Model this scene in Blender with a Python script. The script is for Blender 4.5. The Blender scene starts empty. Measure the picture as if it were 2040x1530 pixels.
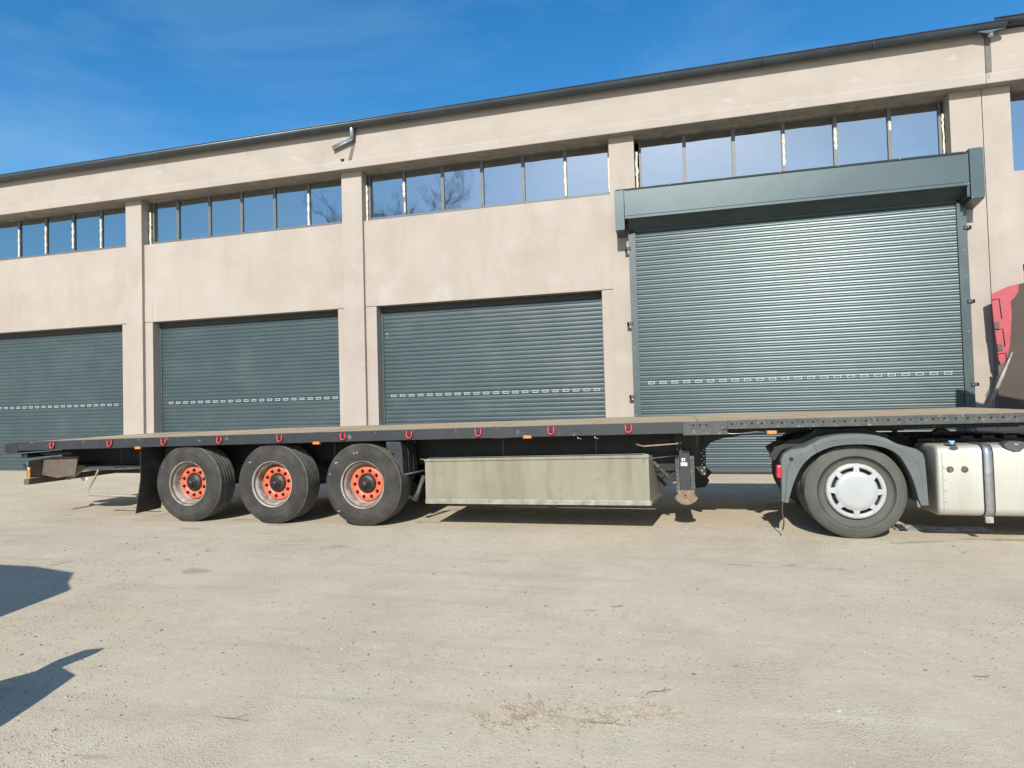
import bpy, bmesh, math, random
from mathutils import Vector, Matrix
random.seed(7)
R = math.radians
S = bpy.context.scene
COL = S.collection

# ------------------------------------------------------------------ camera
f_px, PITCH, ROLL, YAW, CAM_Y, CAM_Z = 1242.86, 0.0283, -0.0276, 0.2532, -7.292, 1.5547
fw = Vector((-math.sin(YAW)*math.cos(PITCH), math.cos(YAW)*math.cos(PITCH), math.sin(PITCH)))
rt = Vector((math.cos(YAW), math.sin(YAW), 0)); up = rt.cross(fw)
r2 = rt*math.cos(ROLL) + up*math.sin(ROLL); u2 = -rt*math.sin(ROLL) + up*math.cos(ROLL)
cd = bpy.data.cameras.new('camera'); cam = bpy.data.objects.new('camera', cd); COL.objects.link(cam)
m = Matrix((r2, u2, -fw)).transposed().to_4x4(); m.translation = Vector((0, CAM_Y, CAM_Z)); cam.matrix_world = m
cd.sensor_width = 36; cd.lens = f_px/2040*36; cd.clip_end = 3000; S.camera = cam

# ------------------------------------------------------------------ light
SUN_EL = math.atan2(1, 1.5); SUN_DX = -0.04
world = bpy.data.worlds.new("World"); S.world = world; world.use_nodes = True
nt = world.node_tree; nt.nodes.clear()
def wn(t, **k):
    n = nt.nodes.new(t)
    for a, b in k.items(): setattr(n, a, b)
    return n
sky = wn('ShaderNodeTexSky', sky_type='NISHITA', sun_disc=False, sun_elevation=SUN_EL, sun_rotation=math.pi-.027,
         altitude=100, air_density=1.0, dust_density=0.6, ozone_density=2.6)
tc = wn('ShaderNodeTexCoord'); mp = wn('ShaderNodeMapping'); mp.inputs['Scale'].default_value = (1.0, 1.0, 2.6)
mp.inputs['Rotation'].default_value = (0.15, 0.25, 0.3); mp.inputs['Location'].default_value = (.35, .2, .1)
n1 = wn('ShaderNodeTexNoise'); n1.inputs['Scale'].default_value = 1.7; n1.inputs['Detail'].default_value = 6; n1.inputs['Roughness'].default_value = .55
n1.inputs['Distortion'].default_value = .6
cr = wn('ShaderNodeValToRGB'); cr.color_ramp.elements[0].position = .44; cr.color_ramp.elements[1].position = .80
cr.color_ramp.elements[1].color = (.38, .38, .38, 1)
hs = wn('ShaderNodeHueSaturation'); hs.inputs['Saturation'].default_value = 1.36; hs.inputs['Value'].default_value = 1.62; hs.inputs['Hue'].default_value = .497
mx = wn('ShaderNodeMixRGB'); mx.inputs['Color2'].default_value = (4.4, 6.5, 8.0, 1)
bg = wn('ShaderNodeBackground'); bg.inputs['Strength'].default_value = .085
wo = wn('ShaderNodeOutputWorld'); L = nt.links.new
L(tc.outputs['Generated'], mp.inputs[0]); L(mp.outputs[0], n1.inputs['Vector']); L(n1.outputs['Fac'], cr.inputs[0])
L(cr.outputs[0], mx.inputs['Fac']); L(sky.outputs[0], hs.inputs['Color']); L(hs.outputs[0], mx.inputs['Color1'])
L(mx.outputs[0], bg.inputs[0]); L(bg.outputs[0], wo.inputs[0])

sl = bpy.data.lights.new('sun', 'SUN'); sl.energy = 4.6; sl.angle = R(.53); sl.color = (1, .955, .885)
so = bpy.data.objects.new('sun', sl); COL.objects.link(so)
so.rotation_euler = Vector((SUN_DX, 1.5, -1.0)).to_track_quat('-Z', 'Y').to_euler()
S.view_settings.view_transform = 'Standard'; S.view_settings.look = 'None'
S.view_settings.exposure = 0.38; S.view_settings.gamma = 1; S.view_settings.use_curve_mapping = False

# ------------------------------------------------------------------ materials
def mat(name, col, rough=.6, metal=0, col2=None, scale=2.0, lo=.35, hi=.65, bump=0, bscale=60, stretch=(1, 1, 1), spots=None, spec=.5, coat=0, detail=6, streak=None):
    m = bpy.data.materials.new(name); m.use_nodes = True; t = m.node_tree; N = t.nodes; l = t.links.new
    b = N['Principled BSDF']; b.inputs['Roughness'].default_value = rough; b.inputs['Metallic'].default_value = metal
    b.inputs['Specular IOR Level'].default_value = spec; b.inputs['Coat Weight'].default_value = coat
    g = N.new('ShaderNodeNewGeometry'); mpn = N.new('ShaderNodeMapping'); mpn.inputs['Scale'].default_value = stretch
    l(g.outputs['Position'], mpn.inputs[0])
    c2 = col2 or tuple(x*.75 for x in col)
    n = N.new('ShaderNodeTexNoise'); n.inputs['Scale'].default_value = scale; n.inputs['Detail'].default_value = detail; n.inputs['Roughness'].default_value = .62
    l(mpn.outputs[0], n.inputs['Vector'])
    r = N.new('ShaderNodeMapRange'); r.inputs['From Min'].default_value = lo; r.inputs['From Max'].default_value = hi
    l(n.outputs['Fac'], r.inputs['Value'])
    mix = N.new('ShaderNodeMixRGB'); mix.inputs['Color1'].default_value = (*col, 1); mix.inputs['Color2'].default_value = (*c2, 1)
    l(r.outputs[0], mix.inputs['Fac']); out = mix.outputs[0]
    if spots:
        sc, sl_, sh, scol = spots
        n2 = N.new('ShaderNodeTexNoise'); n2.inputs['Scale'].default_value = sc; n2.inputs['Detail'].default_value = 4
        l(mpn.outputs[0], n2.inputs['Vector'])
        r2_ = N.new('ShaderNodeMapRange'); r2_.inputs['From Min'].default_value = sl_; r2_.inputs['From Max'].default_value = sh
        l(n2.outputs['Fac'], r2_.inputs['Value'])
        mx2 = N.new('ShaderNodeMixRGB'); l(out, mx2.inputs['Color1']); mx2.inputs['Color2'].default_value = (*scol, 1)
        l(r2_.outputs[0], mx2.inputs['Fac']); out = mx2.outputs[0]
    if streak:
        mp3 = N.new('ShaderNodeMapping'); mp3.inputs['Scale'].default_value = streak[0]; l(g.outputs['Position'], mp3.inputs[0])
        n3 = N.new('ShaderNodeTexNoise'); n3.inputs['Scale'].default_value = 1; n3.inputs['Detail'].default_value = 7; n3.inputs['Roughness'].default_value = .6; l(mp3.outputs[0], n3.inputs['Vector'])
        r3 = N.new('ShaderNodeMapRange'); r3.inputs['From Min'].default_value = .50; r3.inputs['From Max'].default_value = .72; r3.inputs['To Max'].default_value = streak[1]; l(n3.outputs['Fac'], r3.inputs['Value'])
        m3 = N.new('ShaderNodeMixRGB'); l(out, m3.inputs['Color1']); m3.inputs['Color2'].default_value = (*streak[2], 1); l(r3.outputs[0], m3.inputs['Fac']); out = m3.outputs[0]
    l(out, b.inputs['Base Color'])
    if bump:
        nb = N.new('ShaderNodeTexNoise'); nb.inputs['Scale'].default_value = bscale; nb.inputs['Detail'].default_value = 4
        l(g.outputs['Position'], nb.inputs['Vector'])
        bp = N.new('ShaderNodeBump'); bp.inputs['Strength'].default_value = 1; bp.inputs['Distance'].default_value = bump
        l(nb.outputs['Fac'], bp.inputs['Height']); l(bp.outputs[0], b.inputs['Normal'])
    return m

def ground_mat():
    m = bpy.data.materials.new('gravelly_concrete'); m.use_nodes = True; t = m.node_tree; N = t.nodes; l = t.links.new
    b = N['Principled BSDF']; b.inputs['Roughness'].default_value = .92; b.inputs['Specular IOR Level'].default_value = .2
    g = N.new('ShaderNodeNewGeometry')
    def noise(sc, det=6, ro=.6, st=(1, 1, 1), dist=0):
        mm = N.new('ShaderNodeMapping'); mm.inputs['Scale'].default_value = st; l(g.outputs['Position'], mm.inputs[0])
        n = N.new('ShaderNodeTexNoise'); n.inputs['Scale'].default_value = sc; n.inputs['Detail'].default_value = det
        n.inputs['Roughness'].default_value = ro; n.inputs['Distortion'].default_value = dist; l(mm.outputs[0], n.inputs['Vector']); return n.outputs['Fac']
    def rng(v, a, b_, c=0, d=1):
        r = N.new('ShaderNodeMapRange'); l(v, r.inputs['Value'])
        for k, x in zip(('From Min', 'From Max', 'To Min', 'To Max'), (a, b_, c, d)): r.inputs[k].default_value = x
        return r.outputs[0]
    def mixc(f, a, b_):
        x = N.new('ShaderNodeMixRGB'); l(f, x.inputs['Fac'])
        for v, s in ((a, 'Color1'), (b_, 'Color2')):
            if isinstance(v, tuple): x.inputs[s].default_value = (*v, 1)
            else: l(v, x.inputs[s])
        return x.outputs[0]
    def mul(a, b_):
        x = N.new('ShaderNodeMath'); x.operation = 'MULTIPLY'; l(a, x.inputs[0])
        if isinstance(b_, float): x.inputs[1].default_value = b_
        else: l(b_, x.inputs[1])
        return x.outputs[0]
    def add(a, b_):
        x = N.new('ShaderNodeMath'); x.operation = 'ADD'; l(a, x.inputs[0]); l(b_, x.inputs[1]); return x.outputs[0]
    c = mixc(rng(noise(.55, 7, .7), .40, .60), (.52, .447, .328), (.47, .395, .28))          # sandy drifts
    c = mixc(rng(noise(1.7, 6, .65, (1, .8, 1), .4), .48, .68), c, (.535, .465, .345))       # pale worn concrete
    c = mixc(mul(rng(noise(.9, 6, .7, (1, 1, 1), 1.2), .58, .75), .22), c, (.32, .27, .19))   # brown stains
    # exposed aggregate: voronoi chips in many tones
    vo = N.new('ShaderNodeTexVoronoi'); vo.inputs['Scale'].default_value = 70; l(g.outputs['Position'], vo.inputs['Vector'])
    agg = rng(noise(1.1, 5, .6), .42, .62)
    sep = N.new('ShaderNodeSeparateColor'); l(vo.outputs['Color'], sep.inputs[0])
    chip = mul(rng(vo.outputs['Distance'], .32, .18), rng(sep.outputs[0], .55, .7))
    c = mixc(mul(mul(chip, agg), .5), c, (.25, .225, .18))
    chip2 = mul(rng(vo.outputs['Distance'], .32, .18), rng(sep.outputs[1], .7, .8))
    c = mixc(mul(mul(chip2, agg), .6), c, (.60, .58, .52))
    dk = rng(noise(120, 3, .7), .60, .70); c = mixc(mul(dk, .5), c, (.16, .14, .11))
    c = mixc(mul(rng(noise(.37, 6, .7), .50, .66), .4), c, (.53, .44, .335))          # pinkish sand film
    c = mixc(mul(mul(rng(noise(26, 4, .75), .60, .68), rng(noise(.8, 4), .45, .6)), .55), c, (.19, .17, .13))
    c = mixc(mul(rng(noise(30, 4, .75, (1, 1, 1), 1), .62, .70), .35), c, (.56, .53, .46))
    # oily / damp spots
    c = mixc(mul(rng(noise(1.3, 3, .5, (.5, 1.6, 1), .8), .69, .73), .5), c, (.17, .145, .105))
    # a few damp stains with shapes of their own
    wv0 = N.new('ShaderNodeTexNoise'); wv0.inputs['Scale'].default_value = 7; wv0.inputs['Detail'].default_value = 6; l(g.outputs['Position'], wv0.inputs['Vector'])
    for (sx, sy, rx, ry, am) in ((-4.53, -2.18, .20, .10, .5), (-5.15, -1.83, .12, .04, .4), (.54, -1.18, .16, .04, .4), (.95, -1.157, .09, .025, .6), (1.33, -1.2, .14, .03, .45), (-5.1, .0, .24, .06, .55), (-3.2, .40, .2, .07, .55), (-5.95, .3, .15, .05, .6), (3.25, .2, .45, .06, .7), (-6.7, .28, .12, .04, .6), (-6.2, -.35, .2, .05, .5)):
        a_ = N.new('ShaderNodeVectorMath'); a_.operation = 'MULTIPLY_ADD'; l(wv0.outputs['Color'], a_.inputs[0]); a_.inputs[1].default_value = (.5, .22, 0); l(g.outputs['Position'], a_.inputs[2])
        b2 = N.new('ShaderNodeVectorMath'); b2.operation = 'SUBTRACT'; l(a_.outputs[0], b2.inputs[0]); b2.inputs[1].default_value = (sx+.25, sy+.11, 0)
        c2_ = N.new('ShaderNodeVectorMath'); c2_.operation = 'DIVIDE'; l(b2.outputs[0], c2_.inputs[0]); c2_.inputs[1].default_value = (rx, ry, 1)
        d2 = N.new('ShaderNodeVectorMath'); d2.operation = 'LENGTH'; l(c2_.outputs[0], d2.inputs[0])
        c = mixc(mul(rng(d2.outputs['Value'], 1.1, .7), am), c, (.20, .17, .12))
    # thin cracks
    v2 = N.new('ShaderNodeTexVoronoi'); v2.feature = 'DISTANCE_TO_EDGE'; v2.inputs['Scale'].default_value = .33
    wv = N.new('ShaderNodeTexNoise'); wv.inputs['Scale'].default_value = 1.5; wv.inputs['Detail'].default_value = 6; l(g.outputs['Position'], wv.inputs['Vector'])
    vm = N.new('ShaderNodeVectorMath'); vm.operation = 'MULTIPLY_ADD'; l(wv.outputs['Color'], vm.inputs[0]); vm.inputs[1].default_value = (.9, .9, 0); l(g.outputs['Position'], vm.inputs[2])
    l(vm.outputs[0], v2.inputs['Vector'])
    crk = mul(rng(v2.outputs['Distance'], .0035, .001), rng(noise(.7, 3), .5, .6)); c = mixc(mul(crk, .12), c, (.25, .22, .17))
    c = mixc(mul(rng(noise(1.3, 7, .68, (.22, 2.4, 1), .3), .52, .66), .42), c, (.36, .30, .215))   # scuffed by wheels along the hall
    c = mixc(mul(rng(noise(1.9, 7, .68, (.3, 1.8, 1), .3), .56, .70), .4), c, (.60, .54, .44))
    c = mixc(mul(rng(noise(9, 8, .8), .45, .62), .3), c, (.38, .335, .25))
    c = mixc(mul(rng(noise(55, 5, .8), .56, .66), .55), c, (.21, .18, .13))
    c = mixc(mul(rng(noise(48, 5, .8, (1, 1, 1), .7), .58, .68), .4), c, (.60, .55, .44))
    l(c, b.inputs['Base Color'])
    h = add(mul(noise(38, 5, .7), .5), mul(rng(vo.outputs['Distance'], .45, .1), mul(agg, .45)))
    h = add(h, mul(noise(1.6, 4), 2.0))
    h = add(h, mul(noise(160, 2), .25))
    bp = N.new('ShaderNodeBump'); bp.inputs['Strength'].default_value = 1; bp.inputs['Distance'].default_value = .006
    l(h, bp.inputs['Height']); l(bp.outputs[0], b.inputs['Normal'])
    return m

PL = (.385, .338, .290)
M = {}
M['ground'] = ground_mat()
M['plaster'] = mat('beige_plaster', PL, .9, col2=(.345, .295, .248), scale=.9, lo=.38, hi=.72, bump=.0035, bscale=38, spots=(1.3, .58, .80, (.41, .372, .325)), spec=.2, detail=8, streak=((2.6, 2.6, .6), .26, (.27, .225, .18)))
M['plaster2'] = mat('beige_plaster_fascia', (.38, .335, .288), .9, col2=(.34, .295, .25), scale=1.7, lo=.4, hi=.7, bump=.004, bscale=30, stretch=(.6, 1, 1.3), spots=(3.4, .62, .74, (.41, .372, .325)), spec=.2, detail=8, streak=((1.6, 1.6, 1.1), .28, (.28, .235, .19)))
M['soffit'] = mat('rough_concrete_soffit', (.36, .32, .27), .95, col2=(.26, .23, .195), scale=6, bump=.01, bscale=24, spec=.2)
M['slat'] = mat('slate_grey_painted_slat', (.054, .078, .082), .42, col2=(.046, .067, .071), scale=1.3, spec=.4, metal=0.1, streak=((1.2, 1, 1.8), .28, (.12, .13, .12)))
M['slat_big'] = mat('glossy_slate_grey_slat', (.062, .088, .089), .36, col2=(.055, .078, .079), scale=1.5, metal=.4, spec=.5)
_t = M['slat_big'].node_tree; _g = _t.nodes.new('ShaderNodeNewGeometry'); _a = _t.nodes.new('ShaderNodeVectorMath'); _a.operation = 'ADD'; _a.inputs[1].default_value = (-.095, 0, 0)
_n = _t.nodes.new('ShaderNodeVectorMath'); _n.operation = 'NORMALIZE'; _t.links.new(_g.outputs['Normal'], _a.inputs[0]); _t.links.new(_a.outputs[0], _n.inputs[0]); _t.links.new(_n.outputs[0], _t.nodes['Principled BSDF'].inputs['Normal'])  # shading normals tilted to place the sun glare; the slats stay straight
M['boxsheet'] = mat('grey_green_sheet_metal', (.078, .108, .108), .30, col2=(.068, .094, .096), scale=1.2, metal=.3, bump=.0012, bscale=2.2)
M['rail'] = mat('grey_green_guide_rail', (.075, .102, .103), .42, metal=.15, scale=2)
M['headr'] = mat('dull_grey_header', (.05, .05, .047), .7, scale=2)
M['vent'] = mat('pale_grey_plastic', (.50, .55, .53), .5, scale=20)
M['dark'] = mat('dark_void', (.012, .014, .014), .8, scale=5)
M['wframe'] = mat('grey_window_frame', (.13, .138, .14), .5, col2=(.10, .107, .11), scale=6)
M['foam'] = mat('yellowed_mounting_foam', (.72, .68, .58), .9, col2=(.55, .47, .30), scale=9, bump=.006, bscale=40)
M['gutter'] = mat('grey_metal_gutter', (.075, .095, .11), .4, metal=.35, col2=(.055, .07, .08), scale=2.5)
M['zinc'] = mat('galvanised_sheet', (.52, .58, .62), .35, metal=.6, col2=(.38, .43, .47), scale=9)
M['stripe'] = mat('dark_fascia_stripe', (.17, .155, .135), .95, col2=(.13, .12, .105), scale=9)  # dark tone of the two stripes on the fascia
M['roof'] = mat('dark_roof_sheet', (.05, .065, .08), .5, scale=4)
gm = bpy.data.materials.new('coated_window_glass'); gm.use_nodes = True; gb = gm.node_tree.nodes['Principled BSDF']
gb.inputs['Metallic'].default_value = 1; gb.inputs['Roughness'].default_value = .035; gb.inputs['Base Color'].default_value = (.40, .43, .43, 1)
gn = gm.node_tree.nodes.new('ShaderNodeTexNoise'); gn.inputs['Scale'].default_value = 1.1; gg = gm.node_tree.nodes.new('ShaderNodeNewGeometry')
gbp = gm.node_tree.nodes.new('ShaderNodeBump'); gbp.inputs['Distance'].default_value = .006; gbp.inputs['Strength'].default_value = 1
gm.node_tree.links.new(gg.outputs['Position'], gn.inputs['Vector']); gm.node_tree.links.new(gn.outputs['Fac'], gbp.inputs['Height']); gm.node_tree.links.new(gbp.outputs[0], gb.inputs['Normal'])
M['glass'] = gm
M['black'] = mat('dusty_black_steel', (.014, .0145, .015), .65, col2=(.026, .025, .023), scale=3, bump=.001, bscale=30)
M['rave'] = mat('charcoal_painted_steel', (.030, .033, .035), .5, col2=(.022, .025, .027), scale=4, spots=(9, .64, .70, (.12, .115, .10)))
M['worn'] = mat('worn_grey_steel', (.042, .048, .045), .65, col2=(.078, .078, .068), scale=9, spots=(22, .60, .66, (.15, .145, .12)), bump=.002, bscale=40)
M['ply'] = mat('weathered_plywood', (.32, .24, .145), .85, col2=(.42, .325, .205), scale=3.5, stretch=(.35, 3, 1), spots=(5, .62, .7, (.15, .12, .09)), bump=.002, bscale=30)
M['tyre'] = mat('dusty_rubber', (.036, .034, .030), .85, col2=(.068, .063, .054), scale=4, lo=.4, hi=.7, bump=.0015, bscale=50, spec=.25)
M['tyre2'] = mat('dusty_tractor_rubber', (.076, .077, .066), .85, col2=(.10, .099, .085), scale=4, bump=.0015, bscale=50, spec=.25)
M['tread'] = mat('dusty_tread_rubber', (.085, .083, .075), .9, col2=(.14, .13, .11), scale=8, bump=.003, bscale=60, spec=.2)
M['groove'] = mat('black_groove_rubber', (.02, .02, .02), .95, scale=8)
M['rimw'] = mat('dirty_white_rim', (.40, .37, .32), .5, col2=(.17, .13, .095), scale=7, lo=.40, hi=.66, metal=.15, bump=.001)
M['orange'] = mat('orange_red_paint', (.80, .145, .065), .5, col2=(.66, .11, .05), scale=14, spots=(40, .68, .72, (.16, .05, .03)))
M['grease'] = mat('greasy_hub_iron', (.010, .0095, .009), .5, col2=(.03, .026, .021), scale=18, bump=.004, bscale=50)
M['cover'] = mat('silver_white_wheel_cover', (.39, .40, .39), .45, col2=(.345, .355, .345), scale=2, metal=.1)
M['fender'] = mat('grey_plastic_fender', (.092, .104, .098), .5, col2=(.125, .135, .126), scale=4, lo=.45, hi=.75)
M['alu'] = mat('dusty_aluminium', (.47, .46, .41), .5, col2=(.43, .41, .345), scale=2.2, metal=.35, stretch=(3, 1, .5), spots=(7, .62, .75, (.5, .47, .38)))
M['chrome'] = mat('brushed_steel', (.50, .51, .52), .3, metal=.8, scale=12)
M['boxpaint'] = mat('khaki_grey_sheet_box', (.235, .218, .16), .6, col2=(.19, .175, .12), scale=1.6, stretch=(.8, 1, 1), lo=.4, hi=.7, spots=(5, .64, .74, (.15, .12, .08)), bump=.0015, bscale=3, streak=((5, 1, .7), .45, (.10, .075, .045)))
M['boxlip'] = mat('scraped_bare_steel', (.36, .35, .30), .5, col2=(.20, .18, .135), scale=8, metal=.3)
M['rust'] = mat('dried_mud_and_rust', (.26, .185, .12), .9, col2=(.16, .11, .075), scale=14, bump=.008, bscale=40)
M['rustpipe'] = mat('rusty_rod', (.30, .22, .18), .6, col2=(.17, .12, .09), scale=14, metal=.3)
M['brown'] = mat('brown_weathered_steel', (.125, .095, .072), .7, col2=(.09, .07, .055), scale=9)
M['red'] = mat('red_reflective_plastic', (.62, .02, .05), .35, scale=10)
M['hook'] = mat('red_painted_hook', (.55, .03, .055), .4, col2=(.5, .03, .05), scale=30)
M['amber'] = mat('amber_lens', (.78, .26, .03), .3, col2=(.62, .17, .02), scale=30)
M['redpaint'] = mat('faded_red_paint', (.42, .075, .088), .6, col2=(.35, .06, .07), scale=5, spots=(9, .69, .74, (.26, .20, .15)))
M['darkbrown'] = mat('dark_brown_container_side', (.075, .056, .044), .8, col2=(.06, .045, .036), scale=1.5, bump=.01, bscale=2)  # dark brown of the container's broad face
M['grimy'] = mat('grimy_galvanised_bar', (.36, .36, .29), .6, col2=(.24, .23, .18), scale=8, metal=.2)
M['white'] = mat('white_paint', (.78, .78, .76), .3, scale=3, coat=.3)
M['label'] = mat('white_sticker', (.7, .7, .68), .6, scale=20)
M['blue'] = mat('pale_blue_cap', (.22, .48, .66), .45, scale=20)
M['bark'] = mat('grey_bark', (.10, .085, .07), .9, scale=8)
M['stone'] = mat('limestone_chips', (.46, .42, .34), .9, col2=(.27, .24, .19), scale=7, lo=.4, hi=.6)
M['stone_dark'] = mat('dark_grit', (.11, .095, .075), .9, col2=(.24, .21, .17), scale=7)
M['stone_tan'] = mat('tan_rubble_chips', (.43, .355, .255), .9, col2=(.27, .22, .155), scale=9, lo=.4, hi=.6)
M['twig'] = mat('dry_twig', (.22, .17, .11), .9, scale=20)
M['film'] = mat('crumpled_grey_plastic_film', (.20, .20, .20), .25, col2=(.42, .42, .42), scale=14, bump=.02, bscale=30)
M['vglass'] = mat('dark_vehicle_glass', (.02, .025, .03), .05, scale=1)

# ------------------------------------------------------------------ mesh builder
class MB:
    def __init__(s): s.v = []; s.f = []; s.sm = []
    def add(s, vs, fs, smooth=False):
        o = len(s.v); s.v += [tuple(v) for v in vs]; s.f += [tuple(i+o for i in f) for f in fs]; s.sm += [smooth]*len(fs); return s
    def box(s, x0, x1, y0, y1, z0, z1):
        return s.add([(x0,y0,z0),(x1,y0,z0),(x1,y1,z0),(x0,y1,z0),(x0,y0,z1),(x1,y0,z1),(x1,y1,z1),(x0,y1,z1)],
                     [(0,3,2,1),(4,5,6,7),(0,1,5,4),(1,2,6,5),(2,3,7,6),(3,0,4,7)])
    def prism(s, pts, a, b, axis='y', smooth=False):
        n = len(pts)
        P = {'y': lambda p, t: (p[0], t, p[1]), 'x': lambda p, t: (t, p[0], p[1]), 'z': lambda p, t: (p[0], p[1], t)}[axis]
        s.add([P(p, a) for p in pts]+[P(p, b) for p in pts], [tuple(range(n)), tuple(range(2*n-1, n-1, -1))])
        o = len(s.v)-2*n
        for i in range(n):
            j = (i+1) % n; s.f.append((o+i, o+j, o+n+j, o+n+i)); s.sm.append(smooth)
        return s
    def tube(s, pts, r, n=8, smooth=True, cap=True):
        pts = [Vector(p) for p in pts]; k = len(pts); rr = r if isinstance(r, (list, tuple)) else [r]*k
        prev = None; vs = []
        for i, p in enumerate(pts):
            d = (pts[min(i+1, k-1)]-pts[max(i-1, 0)]).normalized()
            a = d.cross(Vector((0, 0, 1)) if abs(d.z) < .95 else Vector((0, 1, 0))).normalized() if prev is None else (prev-d*prev.dot(d)).normalized()
            prev = a; b = d.cross(a)
            for j in range(n):
                t = 2*math.pi*j/n; vs.append(p+(a*math.cos(t)+b*math.sin(t))*rr[i])
        fs = [(i*n+j, i*n+(j+1) % n, (i+1)*n+(j+1) % n, (i+1)*n+j) for i in range(k-1) for j in range(n)]
        s.add(vs, fs, smooth)
        if cap: s.add([], []); o = len(s.v)-k*n; s.f += [tuple(o+j for j in range(n-1, -1, -1)), tuple(o+(k-1)*n+j for j in range(n))]; s.sm += [False, False]
        return s
    def lathe(s, prof, cx, cz, n=48, smooth=True, closed=False):   # prof: (radius, y)
        k = len(prof); vs = []
        for (r, y) in prof:
            for j in range(n):
                t = 2*math.pi*j/n; vs.append((cx+r*math.cos(t), y, cz+r*math.sin(t)))
        rng = range(k if closed else k-1)
        fs = [(i*n+j, ((i+1) % k)*n+j, ((i+1) % k)*n+(j+1) % n, i*n+(j+1) % n) for i in rng for j in range(n)]
        return s.add(vs, fs, smooth)
    def disc(s, r, y, cx, cz, n=32):
        return s.add([(cx+r*math.cos(2*math.pi*j/n), y, cz+r*math.sin(2*math.pi*j/n)) for j in range(n)], [tuple(range(n-1, -1, -1))])
    def sweep(s, prof, x0, x1, smooth=False, cap=True):  # closed yz profile extruded in x
        n = len(prof); s.add([(x0, y, z) for y, z in prof]+[(x1, y, z) for y, z in prof], [(i, (i+1) % n, n+(i+1) % n, n+i) for i in range(n)], smooth)
        if cap: o = len(s.v)-2*n; s.f += [tuple(o+i for i in range(n-1, -1, -1)), tuple(o+n+i for i in range(n))]; s.sm += [False]*2
        return s
    def mapz(s, fn): s.v = [(x, y, z+fn(x, z)) for x, y, z in s.v]; return s
    def mesh(s, name, m):
        me = bpy.data.meshes.new(name); me.from_pydata(s.v, [], s.f); me.polygons.foreach_set('use_smooth', s.sm)
        me.materials.append(m); bm = bmesh.new(); bm.from_mesh(me); bmesh.ops.recalc_face_normals(bm, faces=bm.faces); bm.to_mesh(me); bm.free(); return me
    def build(s, name, m, parent=None, bevel=0, seg=2, **props):
        return link(name, s.mesh(name, m), parent, bevel=bevel, seg=seg, **props)

def link(name, me, parent=None, loc=(0, 0, 0), bevel=0, seg=2, **props):
    o = bpy.data.objects.new(name, me); COL.objects.link(o); o.location = loc
    if parent is not None:
        o.parent = parent; o.matrix_parent_inverse = Matrix.Translation(-wloc(parent))
    if bevel:
        b = o.modifiers.new('bevel', 'BEVEL'); b.width = bevel; b.segments = seg; b.limit_method = 'ANGLE'; b.angle_limit = R(35)
    for k, v in props.items(): o[k] = v
    return o
WL = {}
def wloc(o):
    v = Vector(WL.get(o.name, (0, 0, 0))); return v
def thing(name, loc, label, cat, group=None):
    o = bpy.data.objects.new(name, None); COL.objects.link(o); o.location = loc; o.empty_display_size = .3
    WL[o.name] = tuple(loc); o['label'] = label; o['category'] = cat
    if group: o['group'] = group
    return o
def box(name, m, parent, x0, x1, y0, y1, z0, z1, bevel=0, **p):
    return MB().box(x0, x1, y0, y1, z0, z1).build(name, M[m], parent, bevel, **p)

# ------------------------------------------------------------------ ground
gb_ = MB(); gb_.add([(-1500, -1500, 0), (1500, -1500, 0), (1500, 1500, 0), (-1500, 1500, 0)], [(0, 1, 2, 3)])
gb_.build('ground', M['ground'], kind='structure')

# ------------------------------------------------------------------ warehouse
B, P, W0, SH = 5.90, 5.98, 6.15, 6.25
TOPZ = 7.077
wh = thing('warehouse', (-7, 6.5, 0), 'long beige plastered warehouse with four grey roller doors and a ribbon of windows', 'building')
PIL = [(-20.04, -19.50), (-13.746, -13.245), (-7.452, -6.93), (-1.161, -.64), (5.149, 5.664), (5.676, 6.119), (12.1, 12.65), (-26.6, -26.1)]
for a, b in PIL: box('pilaster', 'plaster', wh, a, b, B, 6.7, 0, TOPZ-.004)
# wall panels with the door openings cut out: (xl, xr, open_l, open_r, lintel z, top z)
BAYS = [(-19.50, -13.746, -19.25, -13.975), (-13.245, -7.452, -13.005, -7.655), (-6.93, -1.161, -6.655, -1.408)]
for i, (xl, xr, ol, orr) in enumerate(BAYS):
    box('wall_panel', 'plaster', wh, xl+.002, xr-.002, P, SH-.02, 3.875, 5.905, .006)
    box('door_jamb', 'plaster', wh, xl+.002, ol, P+.003, SH+.02, 0, 3.868, .006)
    box('door_jamb', 'plaster', wh, orr, xr-.002, P+.003, SH+.02, 0, 3.868, .006)
    box('raised_plaster_patch', 'plaster', wh, xl+.004, ol, P-.006, P-.0005, 3.88, 4.42, .002)
    box('raised_plaster_patch', 'plaster', wh, orr+.005, xr-.004, P-.006, P-.0005, 3.88, 4.42, .002)
box('wall_panel', 'plaster', wh, -.638, 5.147, P, 6.2, 5.05, 5.90, .004)
box('wall_panel', 'plaster', wh, -.638, -.60, P, 6.2, 0, 5.05, .003)
box('wall_panel', 'plaster', wh, 5.08, 5.147, P, 6.2, 0, 5.05, .003)
ew = MB()
for a in ((6.121, 12.1, B+.03, 6.2, 3.79, 5.50), (6.121, 6.2, B+.03, 6.2, 3.2, 3.79), (7.4, 12.1, B+.03, 6.2, 3.2, 3.79), (6.121, 12.1, B+.03, 6.2, 0, 3.2)): ew.box(*a)
ew.build('wall_panel', M['plaster'], wh)
box('wall_panel', 'plaster', wh, -26.1, -20.04, P, 6.2, 0, 5.9)
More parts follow.
